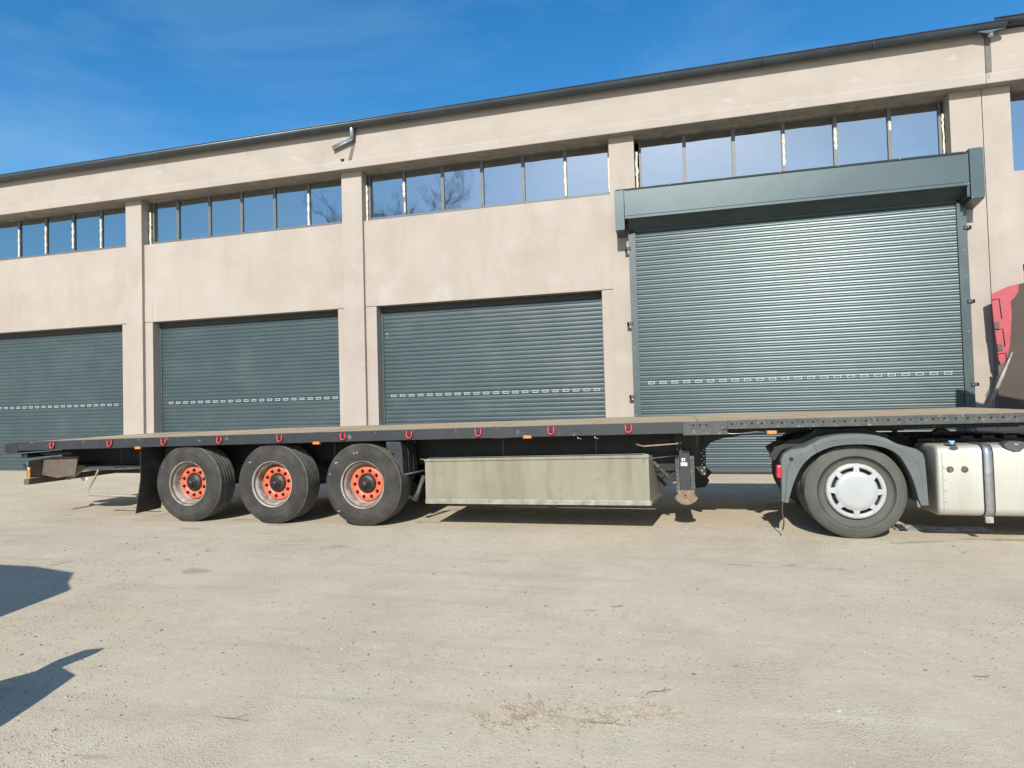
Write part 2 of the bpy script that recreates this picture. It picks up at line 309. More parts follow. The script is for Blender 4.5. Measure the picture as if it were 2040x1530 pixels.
# shell of the hall behind
shl = MB(); shl.box(-40, -26.6, B+.05, 6.4, 0, TOPZ-.01); shl.box(-40, -39.7, 6.4, 24, 0, 7.8); shl.box(12.65, 20, B+.05, 6.4, 0, TOPZ-.01); shl.box(19.7, 20, 6.4, 24, 0, 7.8); shl.box(-40, 20, 24, 24.3, 0, 7.8)
shl.build('hall_shell', M['plaster'], wh)
box('dark_interior_wall', 'dark', wh, -39, 19, 6.75, 6.8, 0, 7.6)
# fascia beam
FY = 5.69
fa = MB()
prof = [(FY, TOPZ), (FY-.004, TOPZ+.012), (FY-.004, TOPZ+.165), (FY+.006, TOPZ+.185), (FY, 8.02), (6.4, 8.02), (6.4, TOPZ)]
for x0, x1 in ((-40, 5.664), (5.672, 20)): fa.sweep(prof, x0, x1)
fa.build('fascia_beam', M['plaster2'], wh)
rg = MB(); random.seed(3); x = -40
while x < 12:
    w = random.uniform(.1, .35); d = random.uniform(.0, .018); rg.box(x, x+w, B+.15, 6.35, TOPZ-.02-d, TOPZ-.003); x += w
rg.build('rough_soffit_edge', M['soffit'], wh)
box('soffit_face', 'soffit', wh, -40, 20, FY+.03, 6.38, TOPZ-.003, TOPZ-.001)
# roof
rf = MB(); random.seed(5)
rf.add([(-40.2, 5.62, 8.115), (20.2, 5.62, 8.115), (20.2, 15, 8.9), (-40.2, 15, 8.9), (-40.2, 5.62, 8.09), (20.2, 5.62, 8.09), (20.2, 15, 8.87), (-40.2, 15, 8.87)],
       [(0, 1, 2, 3), (4, 7, 6, 5), (0, 4, 5, 1), (1, 5, 6, 2), (2, 6, 7, 3), (3, 7, 4, 0)])
rfo = rf.build('roof', M['roof'], wh)
for k in range(70):
    x = -22+k*.4 + random.uniform(-.03, .03)
    t = MB().tube([(x, 5.56, 8.112), (x, 7.0, 8.23)], .024, 6); t.build('roof_rib', M['roof'], rfo)
rl = MB().prism([(5.0, 8.085), (5.85, 8.105), (5.85, 8.125), (5.0, 8.118)], 5.54, 5.66); rl.build('loose_roof_sheet', M['roof'], rfo)
# gutters
def gutter(x0, x1, dz, dy, name='gutter'):
    n = 9; pr = []
    for r_, a in ((.112, 0), (.105, 1)):
        arc = [(5.545+dy + r_*math.cos(math.pi+math.pi*i/(n-1)), 8.055+dz + r_*math.sin(math.pi+math.pi*i/(n-1))) for i in range(n)]
        pr += arc if a == 0 else arc[::-1]
    g = MB().sweep(pr, x0, x1, True)
    g.tube([(x0, 5.433+dy, 8.060+dz), (x1, 5.433+dy, 8.060+dz)], .013, 6)
    return g.build(name, M['gutter'], wh)
g1 = gutter(-40, 5.93, 0, 0); g2 = gutter(5.74, 20, .072, .03)
for x in [-38+k*1.9 for k in range(24)]:
    if x < 5.6: MB().tube([(x, 5.428, 8.066), (x, 5.455, 7.965), (x, 5.545, 7.938), (x, 5.655, 7.98)], .006, 5).build('gutter_bracket', M['gutter'], g1)
def spout(x, broken):
    t = MB(); t.lathe([(.001, 0)], 0, 0, 4) if False else None
    t.tube([(x, 5.565, 7.985), (x, 5.565, 7.90), (x, 5.565, 7.75 if broken else 7.86)], [.065, .042, .038], 12)
    o = t.build('downpipe_outlet', M['zinc'], g1)
    if broken:
        e = MB().tube([(x, 5.565, 7.79), (x-.02, 5.53, 7.70), (x-.08, 5.45, 7.655)], .052, 12); e.build('pipe_elbow', M['zinc'], o) if False else None
        sh = MB(); pts = []
        a = Vector((x-.03, 5.60, 7.73)); b = Vector((x-.54, 5.615, 7.575)); d = (b-a).normalized(); s1 = d.cross(Vector((0, -1, .3))).normalized(); s2 = d.cross(s1)
        for c in (a, b):
            for t_ in (-1, -.5, 0, .5, 1): pts.append(c + s1*.055*math.sin(t_*1.9) + s2*.055*math.cos(t_*1.9))
        for c in (a, b):
            for t_ in (-1, -.5, 0, .5, 1): pts.append(c + s1*.050*math.sin(t_*1.9) + s2*.050*math.cos(t_*1.9))
        fs = [(i, i+1, i+6, i+5) for i in range(4)] + [(i+10, i+15, i+16, i+11) for i in range(4)] + [(0, 5, 15, 10), (4, 14, 19, 9)] + [(i, i+10, i+11, i+1) for i in range(4)] + [(i+5, i+6, i+16, i+15) for i in range(4)]
        return sh, pts, fs, o
    return None
rs = spout(-6.975, True)
sh, pts, fs, oo = rs; sh.add(pts, fs, True); shel = sh.build('split_downpipe_end', M['zinc'], wh)
MB().prism([(-7.02, 8.0), (-6.91, 8.0), (-6.935, 7.78), (-6.96, 7.62), (-7.02, 7.42), (-7.06, 7.275), (-7.145, 7.27), (-7.10, 7.42), (-7.04, 7.62), (-7.015, 7.78)], 5.686, 5.6945).build('fascia_stripe', M['stripe'], wh)  # thin dark stripe on the fascia below the outlet
spout(5.715, False)
MB().prism([(5.45, 7.99), (5.95, 8.0), (5.93, 7.955), (5.78, 7.93), (5.66, 7.90), (5.5, 7.945)], 5.50, 5.53).build('joint_flashing', M['gutter'], wh)
MB().prism([(5.63, 7.98), (5.80, 7.98), (5.765, 7.90), (5.765, 7.5), (5.76, 7.275), (5.672, 7.265), (5.675, 7.5), (5.668, 7.9)], 5.686, 5.6945).build('fascia_stripe', M['stripe'], wh)
MB().tube([(5.71, 5.685, 7.27), (5.71, 5.687, 7.16)], [.014, .007], 8).build('plaster_drip', M['plaster'], wh)
MB().prism([(-7.34, 7.31), (-7.25, 7.315), (-7.26, 7.28), (-7.30, 7.27)], 5.66, 5.694).build('pipe_tip_shadow', M['dark'], wh)  # dark chip standing in for the shadow of the split pipe's tip

# windows ------------------------------------------------------------
def window(x0, x1, z0, mulls, foams, seed, edge_l=False, edge_r=False):
    random.seed(seed)
    zt = TOPZ-.012
    fr = MB(); fr.box(x0, x1, W0, W0+.07, z0, z0+.045); fr.box(x0, x1, W0, W0+.07, zt-.04, zt)
    fr.box(x0, x0+.045, W0, W0+.07, z0+.045, zt-.04); fr.box(x1-.045, x1, W0, W0+.07, z0+.045, zt-.04)
    w = fr.build('window', M['wframe'], wh)
    for mx_ in mulls:
        box('mullion', 'wframe', w, mx_-.036, mx_+.036, W0-.004, W0+.066, z0+.045, zt-.04)
    xs = [x0+.045]+[v for mm in mulls for v in (mm-.036, mm+.036)]+[x1-.045]
    for i in range(0, len(xs), 2):
        t = random.uniform(-.006, .006); u = random.uniform(-.0035, .0035); y = W0+.03
        g = MB(); a, b = xs[i]+.001, xs[i+1]-.001; zb, zz = z0+.046, zt-.041
        g.add([(a, y-t, zb), (b, y+t, zb), (b, y+t+u, zz), (a, y-t+u, zz), (a, y-t+.012, zb), (b, y+t+.012, zb), (b, y+t+u+.012, zz), (a, y-t+u+.012, zz)],
              [(0, 1, 2, 3), (4, 7, 6, 5), (0, 4, 5, 1), (1, 5, 6, 2), (2, 6, 7, 3), (3, 7, 4, 0)])
        g.build('pane', M['glass'], w)
    for fx, fz0, fz1, wd in foams:
        n = 14; L_ = []; R_ = []
        gap = random.random()
        for i in range(n):
            z = fz0+(fz1-fz0)*i/(n-1); th = wd*(1+.25*math.sin(i*1.7+seed))*(random.uniform(.65, 1.1))
            c = fx+random.uniform(-.006, .006); L_.append((c-th/2, z)); R_.append((c+th/2, z))
        MB().prism(L_+R_[::-1], W0-.016, W0-.0045).build('foam_strip', M['foam'], w)
    return w
ZW = 5.965
window(-19.50, -13.75, ZW, [-18.66, -17.70, -16.735, -15.778, -14.822], [(-18.66, 6.02, 6.8, .05), (-17.70, 6.0, 6.80, .05), (-16.735, 6.02, 6.80, .05), (-15.778, 6.08, 6.80, .055), (-14.822, 6.0, 6.8, .055)], 1)
window(-13.245+.12, -7.455, ZW, [-12.34, -11.365, -10.41, -9.453, -8.495], [(-8.495, 6.0, 6.78, .05)], 2)
window(-6.93+.05, -1.165, ZW, [-5.966, -5.009, -4.055, -3.093, -2.141], [(-5.966, 6.42, 6.78, .05), (-5.95, 6.05, 6.3, .03), (-2.141, 6.02, 6.80, .05), (-1.19, 6.0, 6.75, .035)], 3)
window(-.638+.09, 5.147-.05, ZW-.1, [.383, 1.357, 2.306, 3.261, 4.223], [(2.306, 6.15, 6.8, .045), (3.261, 6.35, 6.8, .05), (4.223, 6.6, 6.8, .04)], 4)
for x, z0, z1, wd, s_ in ((-13.185, 5.95, 6.80, .06, 8), (-6.915, 5.95, 6.80, .055, 9), (-.598, 5.88, 6.80, .06, 11), (5.115, 5.9, 6.8, .04, 12)):
    random.seed(s_); n = 16; L_ = []; R_ = []
    for i in range(n):
        z = z0+(z1-z0)*i/(n-1); th = wd*random.uniform(.55, 1.0); c = x+random.uniform(-.008, .008); L_.append((c-th/2, z)); R_.append((c+th/2, z))
    MB().prism(L_+R_[::-1], W0-.03, W0+.03).build('foam_strip', M['foam'], wh)
window(6.17, 12.1, 5.50, [7.15, 8.13, 9.1, 10.1, 11.1], [], 6)
sw = MB(); sw.box(6.2, 7.4, B+.2, B+.25, 3.70, 3.79); sw.box(6.2, 6.24, B+.2, B+.25, 3.2, 3.70); swo = sw.build('small_window', M['wframe'], wh)
box('pane', 'glass', swo, 6.241, 7.4, B+.21, B+.22, 3.2, 3.699)
for xx, n_ in ((-13.25, 1), (-6.93, 1)): pass

# roller doors ---------------------------------------------------------
def slat_mesh(w, big):
    p = .0975 if not big else .0985
    if not big:   # rounded, leaning outwards at mid height, dark joint
        prof = [(.0, .0), (-.006, .003), (-.010, .012), (-.0125, .030), (-.0125, .052), (-.011, .070), (-.0075, .084), (-.003, .0915), (.002, .093), (.002, .0975), (.012, .0975), (.012, 0)]
    else:         # flat face with a small bright bead under it
        prof = [(.0, .0), (-.004, .002), (-.014, .005), (-.018, .010), (-.0175, .017), (-.012, .024), (-.0045, .027), (-.003, .034), (-.006, .050), (-.0062, .066), (-.003, .082), (.0015, .090), (.003, .0985), (.012, .0985), (.012, 0)]
    return MB().sweep(prof, -w/2, w/2, False).mesh('slat', M['slat_big' if big else 'slat']), p
ventm = MB(); 
def vent_mesh():
    v = MB(); w, h, t = .065, .0275, .011
    v.box(-w, w, -.010, 0, -h, -h+t); v.box(-w, w, -.010, 0, h-t, h); v.box(-w, -w+t, -.010, 0, -h+t, h-t); v.box(w-t, w, -.010, 0, -h+t, h-t)
    return v.mesh('vent_frame', M['vent'])
VM = vent_mesh()
VD = MB().box(-.052, .052, -.004, 0, -.015, .015).mesh('vent_slot', M['rail'])
DOORS = [(-19.25, -13.975, 39, -18.54, 19), (-13.0, -7.655, 39, -12.687, 22), (-6.65, -1.408, 39, -6.38, 22)]
for (a, b, n, v0, nv) in DOORS:
    d = MB(); d.box(a, a+.04, SH-.03, SH+.03, 0, 3.87); d.box(b-.04, b, SH-.03, SH+.03, 0, 3.87); d.box(a+.04, b-.04, SH+.02, SH+.04, 0, 3.87)
    do = d.build('roller_door', M['rail'], wh)
    box('header_plate', 'headr', do, a+.002, b-.002, SH-.055, SH-.035, 3.742, 3.87)
    me, p = slat_mesh(b-a-.085, False)
    for k in range(n): link('slat', me, do, ((a+b)/2, SH, .06+k*p))
    box('bottom_bar', 'rail', do, a+.042, b-.042, SH-.02, SH+.018, .004, .058)
    for k in range(nv):
        x = v0+k*.2275
        if x > b-.09: break
        row = round((1.80-.06)/p)
        z = .06+(17+.5)*p
        link('vent_frame', VM, do, (x, SH-.019, z)); link('vent_slot', VD, do, (x, SH-.0192, z))
sm_ = MB().box(-6.52, -6.505, SH-.032, SH-.018, 3.22, 3.26); sm_.box(-6.52, -6.505, SH-.032, SH-.018, 3.16, 3.175); sm_.build('lock_mark', M['label'], wh)
# the tall door mounted in front of the wall
G = B-.12
d = MB()
for a, b in ((-.80, -.70), (5.16, 5.28)): d.box(a, b, G-.03, B-.002, .0, 4.97)
d.box(-.70, -.66, G-.045, G-.02, 0, 4.97); d.box(5.12, 5.16, G-.045, G-.02, 0, 4.97); d.box(-.70, 5.16, G+.035, G+.06, 0, 5.2)
bd = d.build('tall_roller_door', M['rail'], wh)
me, p = slat_mesh(5.84, True)
for k in range(50): link('slat', me, bd, (2.23, G, .14+k*p))
box('bottom_bar', 'rail', bd, -.66, 5.12, G-.01, G+.02, .05, .138); box('rubber_seal', 'black', bd, -.66, 5.12, G-.006, G+.016, .004, .048)
for k in range(24): 
    x = -.432+k*.2307; z = .14+17.45*p
    link('vent_frame', VM, bd, (x, G-.006, z)); link('vent_slot', VD, bd, (x, G-.0062, z))
# hood box
F = B-.48
hd = MB().prism([(-.834, 5.235), (5.19, 5.235), (5.185, 5.745), (-.84, 5.765)], F, F+.012)
hood = hd.build('shutter_hood', M['boxsheet'], wh)
hl = MB(); hl.sweep([(F-.004, 5.765), (F-.018, 5.79), (B, 5.79), (B, 5.775), (F+.012, 5.775), (F+.012, 5.765)], -1.0, 5.19); hl.build('hood_top_sheet', M['boxsheet'], hood)
MB().sweep([(F-.004, 5.235), (F-.022, 5.18), (F-.018, 5.176), (F+.012, 5.225), (F+.012, 5.235)], -.834, 5.19).build('hood_lower_lip', M['boxsheet'], hood)
MB().sweep([(F+.012, 5.23), (B-.15, 5.02), (B-.15, 5.26), (F+.05, 5.30)], -.78, 5.19).build('hood_inner_sheet', M['rail'], hood)
MB().prism([(F-.006, 5.79), (F-.006, 4.965), (B-.002, 4.93), (B-.002, 5.79)], -1.03, -.845, 'x').build('hood_end_box', M['boxsheet'], hood, .004)
MB().prism([(F-.006, 5.84), (F-.006, 4.94), (B-.002, 4.86), (B-.002, 5.84)], 5.235, 5.45, 'x').build('hood_end_box', M['boxsheet'], hood, .004)
MB().prism([(F+.04, 5.76), (F+.04, 4.99), (B-.002, 4.93), (B-.002, 5.76)], 5.19, 5.232, 'x').build('hood_end_cheek', M['rail'], hood)
for z in (5.238, 5.752): box('hood_seam', 'dark', hood, -.80, 5.175, F-.003, F+.002, z, z+.008)
RV = MB().lathe([(.001, -.008), (.009, -.006), (.012, 0)], 0, 0, 8).mesh('rivet', M['zinc'])
for x, z in [(-1.01, 5.77), (-1.01, 4.985), (-.865, 5.77), (-.865, 4.98), (-.82, 5.25)]+[(.05+k*1.02, 5.207) for k in range(6)]+[(.05+k*1.02, 5.777) for k in range(6)]+[(5.25, 5.83), (5.435, 5.83), (5.25, 4.955), (5.435, 4.95), (5.2, 5.2)]:
    link('rivet', RV, hood, (x, F-.02 if z in (5.207, 5.777) else F-.007, z))
for x, z in ((-.81, 4.652), (-.815, 3.096), (-.818, 1.592), (5.275, 4.5), (5.275, 3.148), (5.275, 1.636)):
    s_ = -1 if x < 0 else 1
    q = MB(); q.box(x-.05 if s_ < 0 else x-.05, x+.05, G-.05, G-.032, z-.03, z+.03); q.box(min(x+s_*.03, x+s_*.07), max(x+s_*.03, x+s_*.07), G-.05, B-.002, z-.03, z+.03)
    q.build('rail_bracket', M['black'], bd)
    for dx in (-.02, .02): link('bracket_bolt', RV, bd, (x+dx, G-.051, z))
for x in (-.75, 5.22):
    for z in (.8, 1.2, 2.05, 2.6, 3.6, 4.1): link('rail_screw', RV, bd, (x, G-.031, z))

# ------------------------------------------------------------------ trailer
zd = lambda X: 1.2388+.1203*((X+3)/10)-.0337*((X+3)/10)**2
X0, X1 = -9.65, 3.84
tr = thing('flatbed_trailer', (-3, 1.25, 0), 'long black flatbed semi trailer with plywood deck and three axles with orange hubs', 'trailer')
def seg(name, m, x0, x1, y0, y1, d0, d1, parent=tr, step=.6, bevel=0, **pr):
    """bar following the camber of the deck; d0,d1 below the deck surface (negative numbers)"""
    n = max(1, int((x1-x0)/step)); q = MB()
    xs = [x0+(x1-x0)*i/n for i in range(n+1)]; vs = []
    for x in xs: vs += [(x, y0, zd(x)+d0), (x, y1, zd(x)+d0), (x, y1, zd(x)+d1), (x, y0, zd(x)+d1)]
    fs = [(i*4+j, i*4+(j+1) % 4, i*4+4+(j+1) % 4, i*4+4+j) for i in range(n) for j in range(4)]+[(0, 3, 2, 1), (n*4, n*4+1, n*4+2, n*4+3)]
    return q.add(vs, fs).build(name, M[m], parent, bevel, **pr)
# deck boards (plywood sheets laid side by side)
random.seed(11); xs = [X0+.03]
while xs[-1] < X1-.9: xs.append(xs[-1]+random.choice((1.22, 1.25)))
xs[-1] = X1-.02
for i in range(len(xs)-1):
    for (ya, yb) in ((.03, 1.247), (1.253, 2.47)):
        dz = random.uniform(-.003, .003); seg('deck_board', 'ply', xs[i]+.003, xs[i+1]-.003, ya, yb, -.025+dz, .002+dz)
# side raves
for (ya, yb, s_) in ((0, .028, 1), (2.472, 2.5, -1)):
    rv = seg('side_rave', 'rave', X0, .085, ya, yb, -.128, .004, bevel=.003)
    seg('rave_flange', 'rave', X0, .085, min(ya+s_*.028, ya+s_*.09), max(ya+s_*.028, ya+s_*.09), -.128, -.118, rv)
    nr = seg('neck_rave', 'worn', .562, X1, ya, yb, -.092, .004, bevel=.003)
    seg('neck_flange', 'worn', .562, X1, min(ya+s_*.028, ya+s_*.1), max(ya+s_*.028, ya+s_*.1), -.092, -.082, nr)
    yp = -.008 if s_ > 0 else 2.48
    pl = MB().prism([(.085, zd(0)-.15), (.56, zd(0)-.145), (.56, zd(.5)+.003), (.085, zd(0)+.002)], yp, yp+.028); pl.build('joint_plate', M['worn'], tr, .003)
    if s_ > 0:
        HM = MB().lathe([(.0005, -.001), (.012, -.001), (.013, .002)], 0, 0, 10).mesh('strap_hole', M['dark'])
        hs_ = MB().lathe([(.0005, -.001), (.0055, -.001), (.006, .002)], 0, 0, 8).mesh('rivet_hole', M['dark'])
        x = .61; k = 0
        while x < X1-.05:
            link('strap_hole', HM, nr, (x, -.001, zd(x)-.036)); link('rivet_hole', hs_, nr, (x+.051, -.001, zd(x)-.024)); x += .103
        for x in (.20, .27, .34): link('strap_hole', HM, tr, (x, -.009, zd(x)-.04)); link('rivet_hole', hs_, tr, (x-.035, -.009, zd(x)-.035))
        MB().prism([(.49, zd(.5)-.10), (.52, zd(.5)-.088), (.56, zd(.5)-.093), (.555, zd(.5)-.105)], -.0095, -.0078).build('torn_notch', M['dark'], tr)
for i, x in enumerate((-6.3, -4.25, -2.9)): seg('rave_joint', 'black', x, x+.012, -.0015, .001, -.127, .003)
# tie down hooks
def hookmesh():
    t = MB(); pts = [(-.033, .0, .045), (-.034, -.004, -.01)] + [(-.034*math.cos(a), -.006, -.012-.034*math.sin(a)) for a in [R(22*i) for i in range(1, 8)]] + [(.034, -.004, -.01), (.033, 0, .045)]
    t.tube(pts, .0095, 8); return t.mesh('tie_hook', M['hook'])
HK = hookmesh(); HB = MB().box(-.016, .016, -.012, .0, -.012, .05).mesh('hook_bracket', M['black'])
for x in (-8.972, -7.911, -6.969, -6.047, -5.103, -4.163, -3.238, -2.327, -1.424, -.517):
    h = link('tie_hook', HK, tr, (x, -.012, zd(x)-.055)); WL[h.name] = (x, -.012, zd(x)-.055)
    link('hook_bracket', HB, tr, (x, -.002, zd(x)-.06))
# marker lamps
for x, z in ((-7.431, 1.043), (-4.563, 1.083), (-1.717, 1.127), (1.018, 1.142)):
    lb = box('marker_lamp', 'black', tr, x-.062, x+.062, .012, .05, z-.022, z+.022, .003)
    box('amber_lens', 'amber', lb, x-.048, x+.048, -.004, .014, z-.017, z+.017, .004)
    MB().tube([(x-.05, .03, z), (x-.16, .03, z+.012), (x-.28, .04, z-.005)], .004, 5).build('lamp_cable', M['wframe'], lb)
    if x > -2: MB().tube([(x-.06, .03, z+.0), (x-.4, .03, z-.01), (x-.60, .04, z+.005), (x-.64, .04, z+.045)], .003, 5).build('lamp_cable', M['zinc'], lb)
for x in (-.92, -1.12): MB().tube([(x, .03, zd(x)-.125), (x+.01, .03, zd(x)-.16), (x+.05, .03, zd(x)-.165)], .004, 5).build('cable_clip', M['zinc'], tr)
# chassis
for y in (.62, 1.72):
    b1 = seg('chassis_beam', 'black', -9.55, .1, y, y+.02, -.40, -.13)
    seg('beam_flange', 'black', -9.55, .1, y-.06, y+.08, -.416, -.40, b1)
    seg('beam_flange', 'black', -9.55, 1.5, y-.06, y+.08, -.13, -.115, b1)
    nk = [(.1, zd(0)-.42), (.30, .60), (.345, .60), (.352, .93), (.42, 1.0), (.54, 1.043), (.76, 1.076), (1.04, 1.09), (1.5, 1.112), (3.6, 1.135), (3.6, zd(3.6)-.09), (.1, zd(0)-.11)]
    MB().prism(nk, y, y+.03).build('gooseneck_plate', M['black'], tr)
    if y < 1:
        for k in range(9): link('plate_rivet', RV, tr, (.325-(k % 2)*.025, y-.004, .62+k*.036))
for i in range(23):
    x = -9.4+i*.57; d = -.115 if x < .4 else -.09
    seg('crossmember', 'black', x, x+.05, .10, 2.40, d-.0, -.028)
seg('neck_underplate', 'black', .4, 3.7, .5, 2.0, -.15, -.10)
# rear end
MB().prism([(-9.92, 1.0), (-9.92, 1.10), (-9.85, 1.135), (-9.66, 1.145), (-9.66, .985), (-9.86, .975)], .0, 2.5).build('rear_buffer_beam', M['black'], tr, .01)
box('buffer_pad', 'grimy', tr, -9.945, -9.922, .05, .12, .995, 1.09, .006); box('buffer_pad', 'grimy', tr, -9.945, -9.922, 2.38, 2.45, .995, 1.09, .006)
box('ramp_tube', 'worn', tr, -9.68, -9.0, .30, .36, .93, .97, .008); box('rear_light_bar', 'black', tr, -9.72, -9.60, .1, 2.4, .90, .965, .006)
MB().prism([(-9.3, .90), (-9.46, .86), (-9.5, .62), (-9.2, .58), (-8.85, .62), (-8.8, .9)], .25, .27).build('corner_bracket', M['brown'], tr)
lc = MB().prism([(.04, .86), (.04, .60), (.50, .58), (.55, .88)], -9.53, -9.50, 'x').build('lamp_board', M['brown'], tr)
box('side_reflector', 'amber', lc, -9.50, -9.465, .03, .05, .60, .73, .004); box('reflector_cap', 'label', lc, -9.495, -9.468, .028, .05, .732, .76)
for y in (.12, .24, .36): MB().lathe([(.001, -.03), (.045, -.02), (.05, .02)], 0, 0, 14).build('tail_lamp', M['red'], lc) if False else None
un = MB().box(-9.58, -9.48, .03, 2.47, .50, .585).build('underrun_bar', M['brown'], tr, .006)
for y in (.62, 1.72):
    MB().prism([(-9.3, .74), (-9.0, .74), (-9.42, .50), (-9.50, .54)], y, y+.05).build('underrun_arm', M['grimy'], tr)
    MB().prism([(-8.95, .56), (-8.78, .56), (-8.88, .49)], y-.2, y-.19).build('white_bracket', M['label'], tr)
MB().tube([(-9.75, .15, .80), (-9.66, .15, .74), (-9.56, .15, .70)], [.012, .03, .03], 8).build('trailer_socket', M['black'], tr)
MB().tube([(-8.46, .3, .70), (-8.50, .3, .63), (-8.70, .3, .34), (-8.66, .3, .32), (-7.75, .3, .305)], .016, 8).build('bent_guard_tube', M['grimy'], tr)
MB().tube([(-8.46, .3, .70), (-7.6, .35, .72)], .015, 8).build('guard_rail', M['worn'], tr)
box('rear_tray', 'black', tr, -8.9, -7.5, .45, .62, .72, .745); box('spare_carrier', 'black', tr, -8.6, -7.7, .7, 1.7, .60, .72, .01)
# axles, suspension, wheels
def tyre_prof(r, y0, w, rr, grooves):
    s = .055; pr = [(rr-.012, y0+.035), (rr, y0+.02), (rr+.02, y0+.012), (rr+.10, y0-.002), (r-.09, y0), (r-.045, y0+.006), (r-.02, y0+.018), (r-.006, y0+.034)]
    return pr
def wheel(root, cx, y0, w, r, rr, sgn, tyrem='tyre', name='wheel', n=64):
    """y0 outer face plane, sgn=+1 when the wheel goes towards +Y"""
    Y = lambda d: y0+sgn*d
    side = [(rr-.015, Y(.05)), (rr, Y(.028)), (rr+.012, Y(.016)), (rr+.03, Y(.014)), (rr+.10, Y(.0)), (r-.12, Y(.0)), (r-.112, Y(-.0035)), (r-.098, Y(-.0035)), (r-.09, Y(.001)), (r-.05, Y(.008)), (r-.035, Y(.016)), (r-.012, Y(.032))]
    t = MB().lathe(side, cx, r, n); to = t.build(name, M[tyrem], root)
    # tread with circumferential grooves
    pr = [(r-.012, Y(.032)), (r, Y(.05))]; k = 4; wi = w-.1; g = .012
    for i in range(k):
        c = .05+wi*(i+1)/(k+1); pr += [(r, Y(c-g)), (r-.013, Y(c-g*.8)), (r-.013, Y(c+g*.8)), (r, Y(c+g))]
    pr += [(r, Y(w-.05)), (r-.012, Y(w-.032)), (r-.05, Y(w-.008)), (r-.12, Y(w)), (rr+.05, Y(w)), (rr, Y(w-.03))]
    MB().lathe(pr, cx, r, n, False).build('tread', M['tread'], to)
    for i in range(k):
        c = .05+wi*(i+1)/(k+1); MB().lathe([(r-.0125, Y(c-g*.75)), (r-.0125, Y(c+g*.75))], cx, r, n).build('tread_groove', M['groove'], to)
    return to, Y
NUT = MB().lathe([(.001, -.034), (.010, -.034), (.0135, -.028), (.0145, 0)], 0, 0, 6, False).mesh('wheel_nut', M['grease'])
NHOLE = MB().lathe([(.001, -.002), (.0245, -.002), (.026, .001)], 0, 0, 14).mesh('nut_recess', M['dark'])
def trailer_wheel(cx, y0, sgn, rot):
    to, Y = wheel(tr, cx, y0, .385, .536, .300, sgn)
    zc = .536
    rim = MB().lathe([(.300, Y(.040)), (.308, Y(.030)), (.313, Y(.022)), (.306, Y(.018)), (.298, Y(.024)), (.290, Y(.045)), (.284, Y(.065)), (.270, Y(.075)), (.262, Y(.085)), (.258, Y(.13)), (.252, Y(.17)), (.235, Y(.185)), (.10, Y(.19))], cx, zc, 64)
    rim.build('rim', M['rimw'], to)
    MB().lathe([(.13, Y(.16)), (.133, Y(.150)), (.222, Y(.150)), (.227, Y(.156)), (.227, Y(.19))], cx, zc, 48, True).build('orange_ring', M['orange'], to)
    hb = MB().lathe([(.001, Y(.055)), (.035, Y(.055)), (.04, Y(.062)), (.042, Y(.09)), (.065, Y(.095)), (.070, Y(.12)), (.082, Y(.125)), (.115, Y(.135)), (.124, Y(.15)), (.1285, Y(.185)), (.131, Y(.192))], cx, zc, 24); hb.build('hub', M['grease'], to)
    for k in range(10):
        a = 2*math.pi*k/10+rot
        p_ = (cx+.175*math.cos(a), Y(.149), zc+.175*math.sin(a))
        link('nut_recess', NHOLE, to, p_)
        link('wheel_nut', NUT, to, (p_[0], Y(.150), p_[2]))
    for k in range(8):
        a = 2*math.pi*k/8+rot; MB().tube([(cx+.055*math.cos(a), Y(.088), zc+.055*math.sin(a)), (cx+.055*math.cos(a), Y(.11), zc+.055*math.sin(a))], .007, 6).build('hub_bolt', M['grease'], to)
    return to
for i, cx in enumerate((-6.625, -5.27, -3.93)):
    trailer_wheel(cx, .02, 1, .3+.5*i); trailer_wheel(cx, 2.48, -1, .1)
    MB().tube([(cx, .36, .536), (cx, 2.14, .536)], .065, 12).build('axle', M['black'], tr)
    for y in (.66, 1.76):
        MB().prism([(cx-.62, zd(cx)-.42), (cx-.50, zd(cx)-.42), (cx-.50, .62), (cx-.56, .56), (cx-.62, .62)], y-.05, y+.09).build('suspension_hanger', M['rust'] if i == 1 and y < 1 else M['black'], tr)
        MB().prism([(cx-.55, .58), (cx+.40, .50), (cx+.40, .46), (cx+.1, .45), (cx-.55, .54)], y, y+.07).build('trailing_arm', M['black'], tr)
        MB().tube([(cx+.33, y+.03, .51), (cx+.33, y+.03, .60), (cx+.33, y+.03, .70), (cx+.33, y+.03, .80)], [.09, .12, .12, .10], 14).build('air_spring', M['black'], tr)
    MB().tube([(cx+.12, .50, .62), (cx+.12, .50, .40), (cx+.12, .53, .3)], .05, 10).build('brake_chamber', M['black'], tr)
for k, (pz, px_) in enumerate(((.12, -6.3), (.2, -5.8))): pass
for t_, px_, pz in ((0, -5.47, .93), (1, -4.17, .96), (2, -4.10, .83)):   # worn white tyre marks
    pass
# chalk-like scuffs on the tyres
for cx, a, rr_, l_ in ((-5.27, 137, .43, .035), (-3.93, 141, .455, .04), (-3.93, 103, .42, .025), (-3.93, 97, .42, .02), (-3.93, 163, .47, .02), (-3.93, 226, .47, .03), (-6.625, 150, .45, .01)):
    a = R(a); c = Vector((cx+rr_*math.cos(a), .0165, .536+rr_*math.sin(a))); d = Vector((.95, 0, .3))*l_*.5
    MB().tube([c-d, c+d], .0045, 5).build('tyre_scuff', M['label'], tr)
